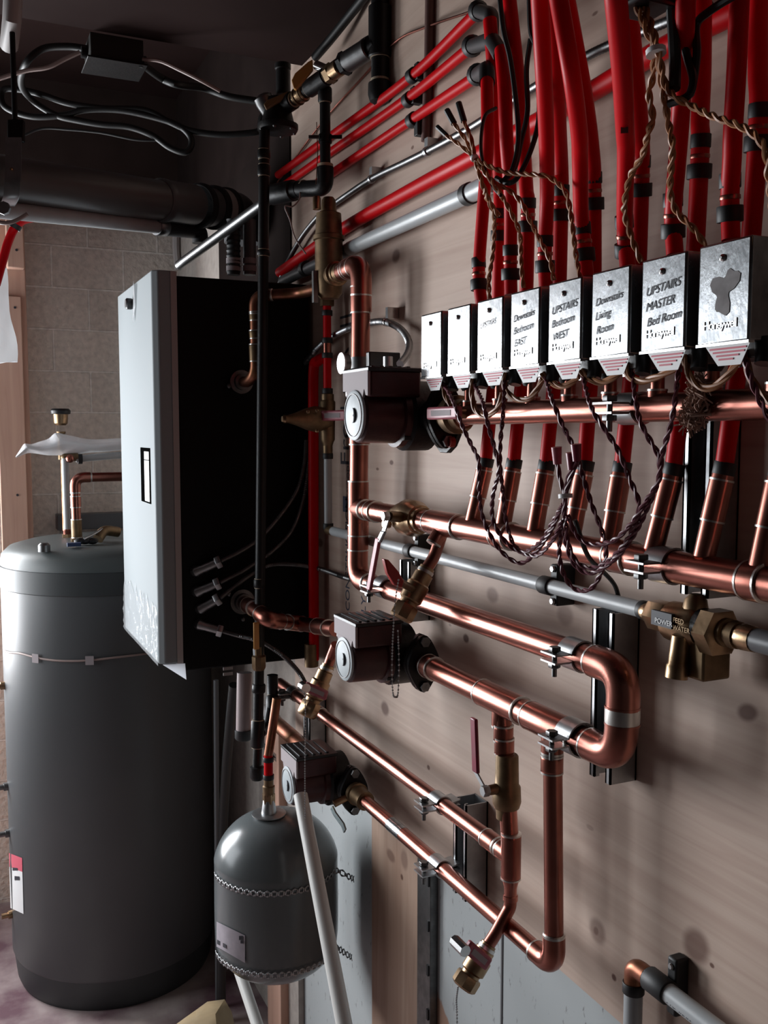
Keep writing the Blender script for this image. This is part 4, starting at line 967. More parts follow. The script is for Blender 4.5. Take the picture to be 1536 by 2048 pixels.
link('spout',MB()._lathe(nz,(a_-nz).normalized(),[(0,.006),(.003,.0085),(.012,.0085),(.03,.013),(.055,.022),(.075,.027),((a_-nz).length,.022)],18),BRASS_D,t)
link('spout_tip',MB()._lathe(nz-X1*.002,X1,[(0,.006),(.006,.0085)],14),BRASS,t)
for q in ((616,824),(634,822),(634,862)): link('screw',MB().sphere(YP(*q,yy-.035),.004,8),BRASS,t)
hh=YP(668,831,yy-.06); bar_handle(t,hh,(0,-.25,0) if 0 else V((.35,-1,0)),(0,0,1),.075,.021)
link('handle_boss',MB().tube([hh+V((0,.02,0)),L6(831)],.008,10),BRASS_D,t)
# grey drain line along the plywood
t=thing('grey_drain_line',W(660,1062,.04),'grey plastic pipe dropping from the relief branch and running right to the brass fill valve','pipe')
gp=[L6(912),L6(1048)]; link('drop',MB().tube(gp,.0085,16),GREYPIPE,t)
for py in (912,1052): g=MB(); ring_band(g,L6(py),Z1,.012,.0112); link('black_ring',g,RUBBER,t)
ez=W(1000,1147,.04).z; ec=V((D-.04,yy,ez))
link('elbow',MB().tube(fillet([L6(1055),ec,ec+V((0,-.03,0))],.015),.0098,14),BRASS_D,t)
link('run',MB().tube([ec+V((0,-.03,0)),V((D-.04,W(1283,1220,.04).y,ez))],.0098,18),GREYPIPE,t)
g=MB(); ring_band(g,V((D-.04,W(1290,1220,.04).y,ez)),Y1,.012,.0112); link('black_ring',g,RUBBER,t)
for i,(x,y0,y1) in enumerate(((822,1075,1120),(1096,1130,1190))):
    yc=W(x,1100,.04).y; t=thing('pipe_clip',V((D-.02,yc,ez)),['black two-screw clip on the grey drain line behind the slanting drain valve','black two-screw clip on the grey drain line in the middle of the plywood'][i],'clip','black two-screw pipe clips')
    g=MB(); ring_band(g,V((D-.04,yc,ez)),Y1,.022,.0125); link('ring',g,RUBBER,t)
    link('plate',MB().box((D-.030,yc-.008,ez-.028),(D-.0005,yc+.008,ez+.028)),RUBBER,t,.002)
    for s in (-1,1): link('screw',MB()._lathe(V((D-.031,yc,ez+s*.022)),-X1,[(0,.005),(.003,.004)],6),STEEL,t)
# brass fill valve (pressure reducer) at the right
yA=W(1288,1222,.04).y; yy_=lambda px:W(px,1250,.045).y; c0=V((D-.045,0,ez)); 
t=thing('fill_valve',V((D-.045,.8,ez-.03)),'chunky brass fill valve with hex nuts and short outlet below the lower header','valve')
def seg(x0,x1,prof,m,nm,n=20,dz=0):
    a=yy_(x0);L=a-yy_(x1); g=MB()._lathe(V((D-.045,a,ez+dz)),-Y1,[(u*L,r) for u,r in prof],n); return link(nm,g,m,t)
seg(1286,1306,[(0,.008),(.4,.011),(1,.010)],BRASS,'nipple')
seg(1304,1340,[(0,.016),(.1,.018),(.9,.018),(1,.016)],BRASS,'hex_nut',6)
b_=seg(1338,1408,[(0,.016),(.12,.022),(.85,.024),(1,.020)],BRASS,'body',20,-.002)
seg(1406,1418,[(0,.020),(1,.020)],IRON,'gap_ring'); seg(1416,1450,[(0,.022),(.1,.026),(.9,.026),(1,.022)],BRASS,'hex_nut',6,-.002)
seg(1448,1480,[(0,.015),(.3,.015),(.35,.012),(.6,.012),(.65,.015),(1,.014)],BRASS_D,'union'); seg(1478,1512,[(0,.012),(.4,.014),(1,.013)],BRASS,'nipple',12); seg(1508,1600,[(0,.012),(1,.012)],DGREY,'pipe_tail')
q=W(1370,1262,.055); link('outlet',MB()._lathe(V((D-.062,q.y-.002,ez-.012)),V((-.12,0,-1)),[(0,.010),(.030,.0105),(.032,.012),(.045,.012)],16),BRASS,t)
link('outlet_base',MB().box((D-.058,q.y-.032,ez-.056),(D-.020,q.y-.006,ez-.010)),BRASS_D,t,.003)
link('top_bonnet',MB()._lathe(V((D-.045,yy_(1390),ez+.015)),Z1,[(0,.014),(.012,.012),(.018,.006)],14),BRASS_D,t)
q=V((D-.0705,yy_(1362),ez+.004)); link('black_label',MB().obox(q+V((0,0,0)),X1*.0025,Y1*.016,Z1*.008),INK,b_)
text('label_lettering','POWER',.008,V((D-.0738,yy_(1350),ez-.001)),(0,-1,0),(0,0,1),LABEL,b_,.0001)
text('cast_lettering','FEED\nWATER',.0075,V((D-.0712,yy_(1384),ez+.004)),(0,-1,0),(0,0,1),BRASS_D,b_,.0006)
# lower right grey pipe with elbow
t=thing('grey_corner_pipe',W(1268,2048,.03),'grey plastic pipe with a copper elbow rising from the floor, bottom right corner','pipe')
c_=W(1268,1932,.03); vz=W(1268,1975,.03)
yc=c_.y; u0=V((D-.03,yc,vz.z)); c2=V((D-.03,yc,c_.z))
link('upright',MB().tube([V((D-.03,yc,.02)),u0],.0115,18),GREYPIPE,t)
link('elbow',MB().tube(fillet([u0,c2,c2-Y1*.025],.02),.0118,16),COPPER_D,t)
g=MB(); ring_band(g,u0,Z1,.013,.0135); link('black_ring',g,RUBBER,t)
link('arm',MB().tube([c2-Y1*.02,c2-Y1*.40],.0115,18),GREYPIPE,t)
text('pipe_print','PVC  1/2 IN',.008,c2+V((-.0113,-.07,-.004)),(0,-1,0),(.25,0,1),INK,t,.0001)
t=thing('pipe_clip',c2-Y1*.05,'black two-screw clip on the grey pipe at the bottom right corner','clip','black two-screw pipe clips')
g=MB(); ring_band(g,c2-Y1*.045,Y1,.034,.0145); link('ring',g,RUBBER,t)
link('plate',MB().box((D-.020,c2.y-.062,c2.z-.034),(D-.0005,c2.y-.046,c2.z+.036)),RUBBER,t,.003)
link('screw',MB()._lathe(V((D-.021,c2.y-.054,c2.z+.026)),-X1,[(0,.004),(.002,.003)],8),STEEL,t)

# ================================================================ brass air separator
ya_=W(658,560,.07).y; yc_=ya_; top_z=W(657,395,.07).z; bz=W(657,598,.07).z; zc=pr0.z
t=thing('air_separator',V((D-.07,yc_,bz)),'tall brass air separator beside the top elbow of the tall copper riser','air separator')
hh=top_z-bz
link('body',MB()._lathe(V((D-.07,yc_,bz)),Z1,[(0,.018),(.01,.026),(.2*hh,.0275),(.57*hh,.0275),(.58*hh,.031),(.62*hh,.031),(.63*hh,.027),(.84*hh,.0245),(.86*hh,.016),(.97*hh,.014),(1.0*hh,.010)],28),BRASS_D,t)
link('bleed_cap',MB()._lathe(V((D-.098,yc_-.008,bz+.86*hh)),Z1,[(0,.008),(.022,.008),(.025,.006)],12),BRASS,t)
link('side_port',MB()._lathe(V((D-.07,yc_-.02,zc)),-Y1,[(0,.020),(.02,.024),(.024,.024),(.026,.020),(.034,.020),(.036,.018),(.05,.018)],24),BRASS,t)
link('rib',MB().box((D-.105,yc_-.006,bz-.01),(D-.095,yc_+.004,zc+.01)),STEEL_D,t,.001)
ex=V((D-.07,pr0.y,zc)); coupling(t,V((D-.07,top.y+.05,zc)),Y1,.03,R35)
# flexible conduit loop, sensor clip and box behind pump 1
P=[W(x,y,wv) for x,y,wv in ((597,742,.02),(640,692,.02),(690,660,.02),(745,645,.02),(775,645,.02),(803,660,.025),(818,685,.03),(815,708,.045),(800,728,.07))]
solo('flexible_conduit',armoured(P,.0068,.005),STEEL,'grey flexible conduit looping down behind the highest pump','conduit')
c=W(773,644,.02); g=MB(); ring_band(g,c,W(783,648,.02)-c,.008,.0085); solo('conduit_clip',g.box(c+V((-.003,-.012,.006)),c+V((.019,-.002,.026))),CHROME,'bright clip with a screw on the looping flexible conduit','clip','conduit clips')
t=thing('wiring_box',W(775,725,.06),'small black wiring box where the flexible conduit ends behind the highest pump','box')
a=W(742,735,.09);b=W(796,705,.045); link('body',MB().box((D-.10,b.y,a.z),(D-.04,a.y,b.z)),BLACKP,t,.002)
link('connector',MB()._lathe(W(776,728,.105),Z1,[(-.01,.008),(.012,.008)],12),STEEL,t)
t=thing('thermometer',W(700,727,.12),'small round thermometer strapped on the tall riser above the highest pump','thermometer')
c=W(692,727,.115); link('dial',MB()._lathe(c,-X1,[(-.004,.0165),(.004,.018),(.008,.018),(.009,.015)],24),STEEL_D,t)
link('bezel',MB()._lathe(c-X1*.007,-X1,[(0,.019),(.003,.019)],24),STEEL,t)
link('strap',MB()._lathe(on_riser(727),Z1,[(-.016,R35*1.06),(.016,R35*1.06)],24),STEEL_D,t)
# upright dark red pipe behind
P=[W(x,y,.03) for x,y in ((655,712),(636,722),(627,745),(627,900),(627,1100),(628,1290),(628,1320))]
solo('dark_red_tube',MB().tube(catmull(P,6),.0115,14),RED,'upright deep red tube in the shadow between the boiler and the printed plywood','tube')
for i,py in enumerate((1318,)): solo('tube_sleeve',MB()._lathe(W(623,1322,.035),Z1,[(-.012,.016),(.04,.016)],14),BRASS_D,'brass sleeve at the foot of the deep red tube','fitting')
# ================================================================ expansion tank
xc=V((.607,1.865,0)); xr=.130; xt=YP(550,1652,1.80).z; xb=YP(550,1988,1.78).z
t=thing('expansion_tank',V((xc.x,xc.y,xb)),'small grey domed expansion tank strapped to the wall below the lowest pump','tank')
prof=[(0,.015),(.004,.05),(.018,.09),(.045,.118),(.085,.130)]
hh=xt-xb
prof+=[(hh-.115,.130),(hh-.085,.1285),(hh-.05,.112),(hh-.022,.085),(hh-.006,.052),(hh,.02)]
def soft(pr):
    P=catmull([V((a,b,0)) for a,b in pr],4); return [(p.x,max(p.y,.001)) for p in P]
link('shell',MB()._lathe(V((xc.x,xc.y,xb)),Z1,soft(prof),64),XTANK,t)
fz=xt-.004; fx=V((xc.x-.015,xc.y-.0,fz))
link('neck_flange',MB()._lathe(fx,Z1,[(0,.030),(.004,.036),(.006,.036),(.008,.028),(.007,.016),(.034,.012),(.036,.011)],30),STEEL,t)
m=MB()
def onx(px,py,dr=0):
    d=ray(px,py); o=EYE; R=xr+dr; a=d.x**2+d.y**2; b=2*((o.x-xc.x)*d.x+(o.y-xc.y)*d.y); c=(o.x-xc.x)**2+(o.y-xc.y)**2-R*R
    return o+d*((-b-math.sqrt(max(0,b*b-4*a*c)))/(2*a))
for j in range(4):
    for i in range(7):
        u=i/6;v_=j/3; m.v.append(onx(433+57*u,(1843+28*u)*(1-v_)+(1893+33*u)*v_,.0026))
for j in range(3):
    for i in range(6): a=j*7+i; m.f.append((a,a+7,a+8,a+1)); m.m.append(0)
lb=link('label',m,mat('tank_sticker',(.42,.38,.42),.5,0,.15,60),t)
m=MB(); 
for q in ((434,1879),(452,1889),(452,1897),(434,1888)): m.v.append(onx(*q,.0036))
m.f.append((0,3,2,1)); m.m.append(0); link('print_bar',m,INK,lb)
for (x,y,s) in ((482,1876,4),(484,1884,3)):
    m=MB(); m.v+=[onx(x-s,y-s,.0036),onx(x+s,y-s,.0036),onx(x+s,y+s,.0036),onx(x-s,y+s,.0036)]; m.f.append((0,3,2,1)); m.m.append(0); link('print_mark',m,INK,lb)
def strap(pts,label):
    P=catmull(pts,8); P=dense(P,.004); m=MB(); 
    # perforated hanging strap: scalloped band with a wavy edge and round holes
    L=0; 
    for i in range(len(P)-1):
        a,b=P[i],P[i+1]; t_=(b-a).normalized(); r_=(a-xc); r_.z=0; n=r_.normalized(); k=i%4
        hw=(.0075,.0055,.0032,.0055)[k]; hw2=(.0055,.0032,.0055,.0075)[k]
        up_=n.cross(t_).normalized()
        if k in (3,0):    # frame around the hole
            for s in (-1,1):
                q=len(m.v); m.v+=[a+up_*s*.0032,a+up_*s*hw,b+up_*s*hw2,b+up_*s*.0032]; m.f.append((q,q+1,q+2,q+3)); m.m.append(0)
        else:
            q=len(m.v); m.v+=[a-up_*hw,a+up_*hw,b+up_*hw2,b-up_*hw2]; m.f.append((q,q+1,q+2,q+3)); m.m.append(0)
    o=solo('hanger_strap',m,STEEL,label,'strap','perforated hanger straps'); s=o.modifiers.new('s','SOLIDIFY'); s.thickness=.001; return o
def around(py0,pym,endpx,endpy):
    z=onx(550,pym).z; out=[]
    for k in range(13):
        a=math.radians(178+ (322-178)*k/12); out.append(V((xc.x+math.cos(a)*(xr+.002),xc.y+math.sin(a)*(xr+.002),z)))
    e=W(endpx,endpy,.004); return out+[e.lerp(out[-1],.3),e]
strap(around(0,1787,708,1758),'perforated steel strap round the small grey tank, upper one')
strap(around(0,1950,704,1915),'perforated steel strap round the small grey tank, lower one')
# riser on the expansion tank
fx0=fx+V((0,0,.03)); Yx=fx.y
t=thing('tank_nipple',fx0,'brass and red tube riser on top of the small grey tank','pipe')
def XP(px,py): return YP(px,py,Yx)
link('nut',MB()._lathe(V((fx.x,fx.y,fz+.028)),Z1,[(0,.0135),(.020,.0135)],6),BRASS,t)
link('body',MB()._lathe(V((fx.x,fx.y,fz+.044)),Z1,[(0,.012),(.02,.013),(.022,.0105),(.04,.0105)],14),BRASS_D,t)
link('tube',MB()._lathe(V((fx.x,fx.y,fz+.082)),Z1,[(0,.0095),(.05,.0095)],14),RED,t)
for z_ in (.084,.122): g=MB(); ring_band(g,V((fx.x,fx.y,fz+z_)),Z1,.010,.0115); link('black_ring',g,RUBBER,t)
link('riser',MB().tube([V((fx.x,fx.y,fz+.13)),V((fx.x+.02,fx.y,fz+.25))],.0095,12),COPPER_D,t)
# ================================================================ white drain pipes
a=YP(603,1600,1.60); b=YP(716,2140,1.42)
a=EYE+ray(601,1590)*1.80; b=EYE+ray(700,2110)*1.52
solo('white_pipe',MB().tube([a,b],.0135,20),WHITEPVC,'long white plastic pipe leaning diagonally in front of the small grey tank','pipe','white plastic pipes')
a=EYE+ray(478,1940)*2.12; b=EYE+ray(545,2140)*1.95
solo('white_pipe',MB().tube([a,b],.0125,16),WHITEPVC,'short visible white plastic pipe below the small grey tank','pipe','white plastic pipes')
p=V((YP(405,2030,2.3).x,2.3,0))
m=MB(); m.prism([(p.x-.10,2.15,0),(p.x+.06,2.13,0),(p.x+.09,2.36,0),(p.x-.05,2.42,0)],(0,0,.01))
q=PD(400,2016,2.15); m2=MB(); c=PD(430,2045,2.1)
def pp(x,y,d_): return PD(x,y,d_)
pts=[pp(350,2052,2.10),pp(372,2036,2.12),pp(392,2022,2.16),pp(415,2005,2.18),pp(448,2000,2.2),pp(462,2025,2.2),pp(470,2060,2.15),pp(440,2120,2.0),pp(360,2110,2.0)]
top=pp(430,2030,2.10); m=MB(); m.v=pts+[top,pp(395,2045,2.08)]
n=len(pts)
for i in range(n-1): m.f.append((i,i+1,n if i>2 else n+1)); m.m.append(0)
m.f.append((3,n,n+1)); m.m.append(0); m.f.append((n-1,n+1,n)); m.m.append(0); m.f.append((n-1,n,n-2)); m.m.append(0); m.f.append((n-1,0,n+1)); m.m.append(0)
o=solo('paper_bag',m,PAPER,'crumpled yellow-brown paper bag on the floor at the bottom left','bag'); s_=o.modifiers.new('s','SOLIDIFY'); s_.thickness=.002
# ================================================================ black iron gas piping
Yg=1.93
GP=lambda px,py:YP(px,py,Yg)
t=thing('gas_pipe',GP(514,1560),'black iron gas pipe standing in front of the boiler side, with a yellow-handled valve','gas pipe')
link('pipe',MB().tube([GP(529,262),GP(521,1100),GP(516,1490)],.0112,18),IRON,t)
def fit(root,a,b,r,m=IRON,nm='fitting',rings=True):
    d=b-a; L=d.length; g=MB()._lathe(a,d,[(0,r*.9),(.002,r),(L-.002,r),(L,r*.9)],20); o=link(nm,g,m,root)
    if rings:
        for u in (0,L): link('tape_ring',MB()._lathe(a+d.normalized()*(u-.0015),d,[(0,r*.86),(.003,r*.86)],16),TAPE,o)
fit(t,GP(528,300),GP(528,318),.0135); fit(t,GP(528,330),GP(528,352),.0135); fit(t,GP(527,500),GP(527,512),.0135)
fit(t,GP(519,1158),GP(519,1175),.0128); fit(t,GP(516,1440),GP(515,1494),.0148)
link('end_pipe',MB().tube([GP(516,1490),GP(514,1535)],.0098,16),IRON,t)
link('end_cap',MB()._lathe(GP(514,1532),-Z1,[(0,.011),(.002,.0155),(.024,.0155),(.030,.012)],18),IRON,t)
fit(t,GP(518,1368),GP(517,1385),.0145,rings=False)
link('valve_body',MB()._lathe(GP(518,1340),Z1,[(0,.012),(.006,.0155),(.030,.0155),(.034,.012),(.052,.012)],8),BRASS_D,t)
link('valve_stem',MB()._lathe(GP(513,1308),Z1,[(-.012,.007),(.012,.008)],8),STEEL,t)
q=GP(507,1268)-Y1*.02
link('lever_handle',MB().obox(q,X1*.0062,Z1*.029,Y1*.003),YELLOW,t,.002)
t=thing('gas_branch',GP(545,1440),'short black iron branch rising beside the foot of the gas pipe','gas pipe')
link('pipe',MB().tube([YP(545,1350,2.02),YP(545,1400,2.02),YP(535,1452,1.98),GP(520,1466)],.0125,16),IRON,t)
fit(t,YP(545,1392,2.02),YP(545,1430,2.0),.0155)
# upper gas train
n0=PD(529,262,2.0); n1=PD(545,228,1.99); n2=PD(590,198,1.93); n3=PD(640,162,1.87); n4=PD(685,130,1.81); n5=PD(752,88,1.745)
t=thing('gas_manifold',n3,'black iron and brass gas train with yellow handles under the ceiling edge','gas pipe')
link('pipe',MB().tube([n1,n2,n3,n4,n5],.0125,16),IRON,t)
fit(t,n4.lerp(n5,.12),n4.lerp(n5,.8),.0195,STEEL_D,rings=False); link('hex_nut',MB()._lathe(n4.lerp(n5,.02),n5-n4,[(0,.022),(.010,.022)],6),IRON,t)
fit(t,n3.lerp(n4,.42),n3.lerp(n4,.92),.0165,BRASS,'brass_valve',False); link('hex_nut',MB()._lathe(n3.lerp(n4,.4),n4-n3,[(0,.019),(.014,.019)],6),BRASS_D,t)
fit(t,n2.lerp(n3,.55),n3.lerp(n4,.32),.0175); fit(t,n2.lerp(n3,.02),n2.lerp(n3,.42),.0155,BRASS,'brass_valve',False)
for u in (.1,.3): link('ring',MB()._lathe(n2.lerp(n3,u),n3-n2,[(0,.0175),(.004,.0175)],14),BRASS_D,t)
fit(t,n1.lerp(n2,.55),n1.lerp(n2,.95),.018)
def quad_handle(root,pts,dep,th,m):
    P=[PD(x,y,dep) for x,y in pts]; link('lever_handle',MB().prism(P,FW*th),m,root,.0015)
quad_handle(t,[(583,160),(590,146),(616,123),(625,118),(626,138),(592,178),(587,176)],1.86,.010,YELLOW)
quad_handle(t,[(527,208),(534,200),(575,182),(580,186),(560,202),(532,218)],1.93,.008,mat('dirty_yellow',(.20,.11,.045),.6))
link('stem',MB().tube([PD(632,130,1.86),PD(655,140,1.85)],.009,10),CHROME,t)
link('regulator',MB()._lathe(PD(556,262,1.97),Z1,[(-.004,.02),(0,.040),(.004,.042),(.012,.042),(.016,.034),(.05,.026),(.065,.022)],24),IRON,t)
for k in range(6):
    a=k*math.pi/3; link('regulator_screw',MB().sphere(PD(556,260,1.97)+V((math.cos(a)*.036,math.sin(a)*.036,-.002)),.004,8),STEEL_D,t)
link('regulator_cap',MB()._lathe(PD(531,206,1.97),V((-.5,0,1)),[(-.02,.016),(.0,.020),(.012,.020),(.018,.010)],16),STEEL_D,t)
link('upper_stub',MB()._lathe(PD(566,190,1.98),Z1,[(0,.0145),(.05,.0145),(.052,.017),(.062,.017)],16),IRON,t)
link('corner_elbow',MB().tube(fillet([n0,PD(531,236,2.0),n1],.02),.016,16),IRON,t)
V0=lambda py:PD(760,py,1.745)
t=thing('gas_drop',V0(200),'heavy black iron pipe coming down from the ceiling to a capped end','gas pipe')
vz0=V0(0); vy=lambda py:V((vz0.x,vz0.y,V0(py).z))
fit(t,vy(112),vy(12),.0215,rings=False); link('pipe',MB().tube([vy(168),V((vz0.x,vz0.y,ZC))],.0165,20),IRON,t)
fit(t,vy(-50),vy(5),.0165,BRASS_D,'brass_collar',False); link('tape_ring',MB()._lathe(vy(113),Z1,[(0,.0185),(.006,.0185)],18),TAPE,t)
link('side_socket',MB()._lathe(vy(80),n4-n5,[(0,.019),(.030,.0205),(.036,.0205),(.037,.017)],18),IRON,t)
g=MB()._lathe(vy(160),-Z1,[(0,.018),(.002,.022),(.022,.0225),(.034,.019),(.040,.010)],22); link('end_cap',g,IRON,t); link('tape_ring',MB()._lathe(vy(158),Z1,[(0,.0175),(.004,.0175)],18),TAPE,t)
# branch down and the thin galvanised pipe to the boiler
B0=n2.lerp(n3,.9); bx=PD(650,205,1.88); b1=V((bx.x,bx.y,PD(650,360,1.88).z)); 
t=thing('gas_branch',b1,'black iron branch dropping from the brass valve and turning left towards the boiler','gas pipe')
link('pipe',MB().tube([V((bx.x,bx.y,bx.z+.025)),b1],.0105,16),IRON,t)
fit(t,V((bx.x,bx.y,bx.z+.028)),V((bx.x,bx.y,bx.z)),.014)
l1=PD(600,378,1.95); l2=PD(552,388,2.0)
link('elbow',MB().tube(fillet([b1+V((0,0,.028)),b1+V((0,0,-.012)),l1],.022),.0165,16),IRON,t)
link('tape_ring',MB()._lathe(b1+V((0,0,.028)),Z1,[(0,.0155),(.006,.0155)],16),TAPE,t)
link('nipple',MB().tube([b1+V((0,0,-.012)),l2],.011,14),IRON,t)
link('reducer',MB()._lathe(l1,l2-l1,[(0,.014),(.003,.017),(.018,.0175),(.020,.0215),((l2-l1).length+.012,.0215),((l2-l1).length+.018,.016)],20),IRON,t)
for u in (-.2,.05): link('tape_ring',MB()._lathe(l1.lerp(l2,u),l2-l1,[(0,.0165),(.004,.0165)],14),TAPE,t)
e_=YP(358,530,2.42)
link('long_pipe',MB().tube([l2,e_],.0115,16),STEEL_D,t)
t=thing('butterfly_clamp',PD(650,276,1.88),'small dark clamp with wing nuts on the short gas branch','clamp')
c=V((bx.x,bx.y,PD(650,276,1.88).z)); link('band',MB()._lathe(c+V((0,0,-.008)),Z1,[(0,.0135),(.016,.0135)],16),IRON,t)
link('wing',MB().obox(c+RT*.022-FW*.01,RT*.012,Z1*.003,FW*.002),IRON,t); link('wing',MB().obox(c-RT*.022-FW*.01,RT*.010,Z1*.003,FW*.002),STEEL_D,t)
link('wire_tail',MB().tube([c+V((-.018,0,.03)),c+V((-.016,0,-.03)),c+V((-.02,0,-.09))],.0008,6),COPPER_D,t)
solo('pink_wire',MB().tube(catmull([PD(600,385,1.93),PD(598,400,1.93),PD(585,413,1.93),PD(570,413,1.93),PD(580,440,1.93),PD(590,475,1.93),PD(612,508,1.93)],6),.0016,8),CABLEP,'thin pinkish wire looping below the black reducer','wire')
# pump three inlet, hidden lever and condensate trap
t=thing('copper_low_inlet',p3+V((0,.1,0)),'wide dull copper pipe running back from the lowest pump towards the big tank','copper pipe')
link('pipe',MB().tube([p3+V((0,.088,0)),V((p3.x,2.24,p3.z))],R35,20),COPPER_D,t); link('end_band',MB()._lathe(V((p3.x,2.16,p3.z)),Y1,[(0,R35*1.12),(.08,R35*1.12)],20),GREYP,t)
link('lever_handle',MB().strip([W(528,1492,.115),W(552,1516,.115)],Z1*.009,Y1*.002),CHROME,t)
t=thing('condensate_trap',PD(487,1470,2.2),'pale translucent trap tube with a black foot hanging under the boiler','trap')
a=PD(489,1345,2.2); b=PD(487,1462,2.2)
link('tube',MB().tube([a,b],.0175,20),mat('pinkish_plastic',(.36,.29,.29),.3),t); link('foot',MB()._lathe(b+V((0,0,.004)),-Z1,[(0,.02),(.02,.02),(.024,.017)],18),RUBBER,t)
# dark hoses behind the trap
solo('black_hose',MB().tube(catmull([YP(468,1370,2.3),YP(460,1450,2.35),YP(452,1550,2.4),YP(445,1700,2.45),V((YP(440,1900,2.45).x,2.45,.015))],6),.013,12),WIREK,'black hose hanging down behind the small grey tank','hose')
solo('grey_hose',MB().tube([YP(432,1360,2.5),V((YP(430,1640,2.52).x,2.52,.01))],.007,10),DGREY,'thin grey hose hanging at the right edge of the large tank','hose')

# ================================================================ flue and intake
vA=PD(50,364,1.85); vB=PD(462,420,2.40); vd=(vB-vA).normalized()
t=thing('flue_pipe',vA,'fat grey plastic flue pipe under the brown boarding, running to black elbows over the boiler','flue')
link('pipe',MB().tube([vA-vd*.35,vA.lerp(vB,.62)],.0445,32),mat('flue_grey',(.10,.10,.10),.35),t)
def vp(u): return vA.lerp(vB,u)
link('coupling',MB()._lathe(vp(.585),vd,[(0,.046),(.004,.049),(.020,.049),(.022,.047),(.12,.047),(.122,.044)],32),DGREY,t)
link('rubber_elbow',MB().tube(fillet([vp(.80),vB+vd*.045,vB+vd*.045+V((0,0,-.08))],.05),.046,28),DGREY,t)
for u in (.80,.88,.95): link('rubber_ring',MB()._lathe(vp(u),vd,[(0,.048),(.004,.053),(.016,.053),(.02,.048)],32),RUBBER,t)
link('pale_band',MB()._lathe(vp(.905),vd,[(0,.0485),(.030,.0485)],28),GREYP,t)
i0=PD(50,425,1.85); i1=PD(400,462,2.35); idr=(i1-i0).normalized()
t=thing('intake_pipe',i0,'thinner grey pipe running just below the fat flue pipe','flue')
link('pipe',MB().tube([i0-idr*.35,i0.lerp(i1,.75)],.0165,20),GREYPIPE,t)
link('coupling',MB()._lathe(i0.lerp(i1,.70),idr,[(0,.019),(.004,.021),(.03,.021),(.034,.018)],20),STEEL,t)
link('black_elbow',MB().tube(fillet([i0.lerp(i1,.72),i1,i1+V((0,0,-.03))],.03),.0195,18),RUBBER,t)
for i,(x,m_) in enumerate(((467,RUBBER),(499,DGREY))):
    a=YP(x,440,2.25); b=YP(x,550,2.25); t=thing('boiler_stub',b,['black corrugated stub entering the boiler top','grey stub with pale rings entering the boiler top beside the gas pipe'][i],'pipe','stubs on the boiler top')
    P=dense([a,b],.004); link('pipe',MB().tube(P,[(.0155 if (k%3 or i) else .0175) for k in range(len(P))],16),m_,t)
    for z in (.008,.026): link('pale_ring',MB()._lathe(b+V((0,0,z)),Z1,[(0,.017),(.013,.017)],18),LABELP,t)
# hanger at the left end of the flue
t=thing('pipe_hanger',PD(25,250,1.75),'bright steel strap hanger holding the flue pipe at the left edge','hanger')
link('turnbuckle',MB().prism([PD(14,238,1.74),PD(46,238,1.74),PD(46,282,1.74),PD(14,282,1.74)],FW*.012),IRON,t,.002)
h=[PD(27,275,1.735),PD(27,330,1.735),PD(25,365,1.735),PD(22,395,1.745),PD(14,412,1.76)]
link('strap',MB().strip(catmull(h,6),RT*.0145,FW*.001),STEEL,t)
link('bolt',MB()._lathe(PD(10,418,1.73),-FW,[(-.01,.006),(0,.006),(.001,.012),(.008,.012)],8),STEEL,t)
link('screw',MB().sphere(PD(23,338,1.732),.003,8),BRASS,t)
link('rod',MB().tube([PD(30,240,1.745),V((PD(30,240,1.745).x,PD(30,240,1.745).y,ZC))],.005,10),IRON,t)
# red and pink tubes at the left edge
solo('thin_red_tube',MB().tube([PD(20,425,1.95),PD(268,455,3.2)],.0105,12),RED,'thin red tube slanting below the flue pipe at the left','tube')
t=thing('curved_red_tube',PD(30,440,1.9),'red tube curving down to the white sheet at the left edge','tube')
link('tube',MB().tube(catmull([PD(75,434,2.05),PD(48,440,1.95),PD(30,455,1.9),PD(16,485,1.9),PD(6,520,1.9),PD(-8,570,1.9)],8),.0085,14),RED,t)
a=PD(30,450,1.9); link('black_ring',MB()._lathe(PD(34,449,1.9),PD(22,470,1.9)-PD(34,449,1.9),[(0,.011),(.010,.011)],14),RUBBER,t)
solo('pink_cable',MB().tube(catmull([PD(55,428,1.78),PD(30,442,1.78),PD(8,446,1.78),PD(-15,440,1.78)],6),.004,8),CABLEP,'pinkish cable curving below the hanger at the left edge','cable')
# white plastic sheet
m=MB(); nx,nz=14,12
edge=[14,16,17,17,18,19,22,27,32,35,36,35,30]
for j in range(nz+1):
    py=536+ (742-536)*j/nz; xr=edge[j]
    for i in range(nx+1):
        u=i/nx; px=-150+(xr+150)*u; q=YP(px,py+ (6*math.sin(u*5) if j==nz else 0)-(14 if j==nz else 0)*u*u, 2.95-.28*u+.010*math.sin(u*17+j*.7))
        m.v.append(q)
for j in range(nz):
    for i in range(nx): a=j*(nx+1)+i; m.f.append((a,a+1,a+nx+2,a+nx+1)); m.m.append(0)
solo('white_sheet',m,SHEET,'glaring white plastic sheet hanging at the left edge in front of the stud','plastic sheet')
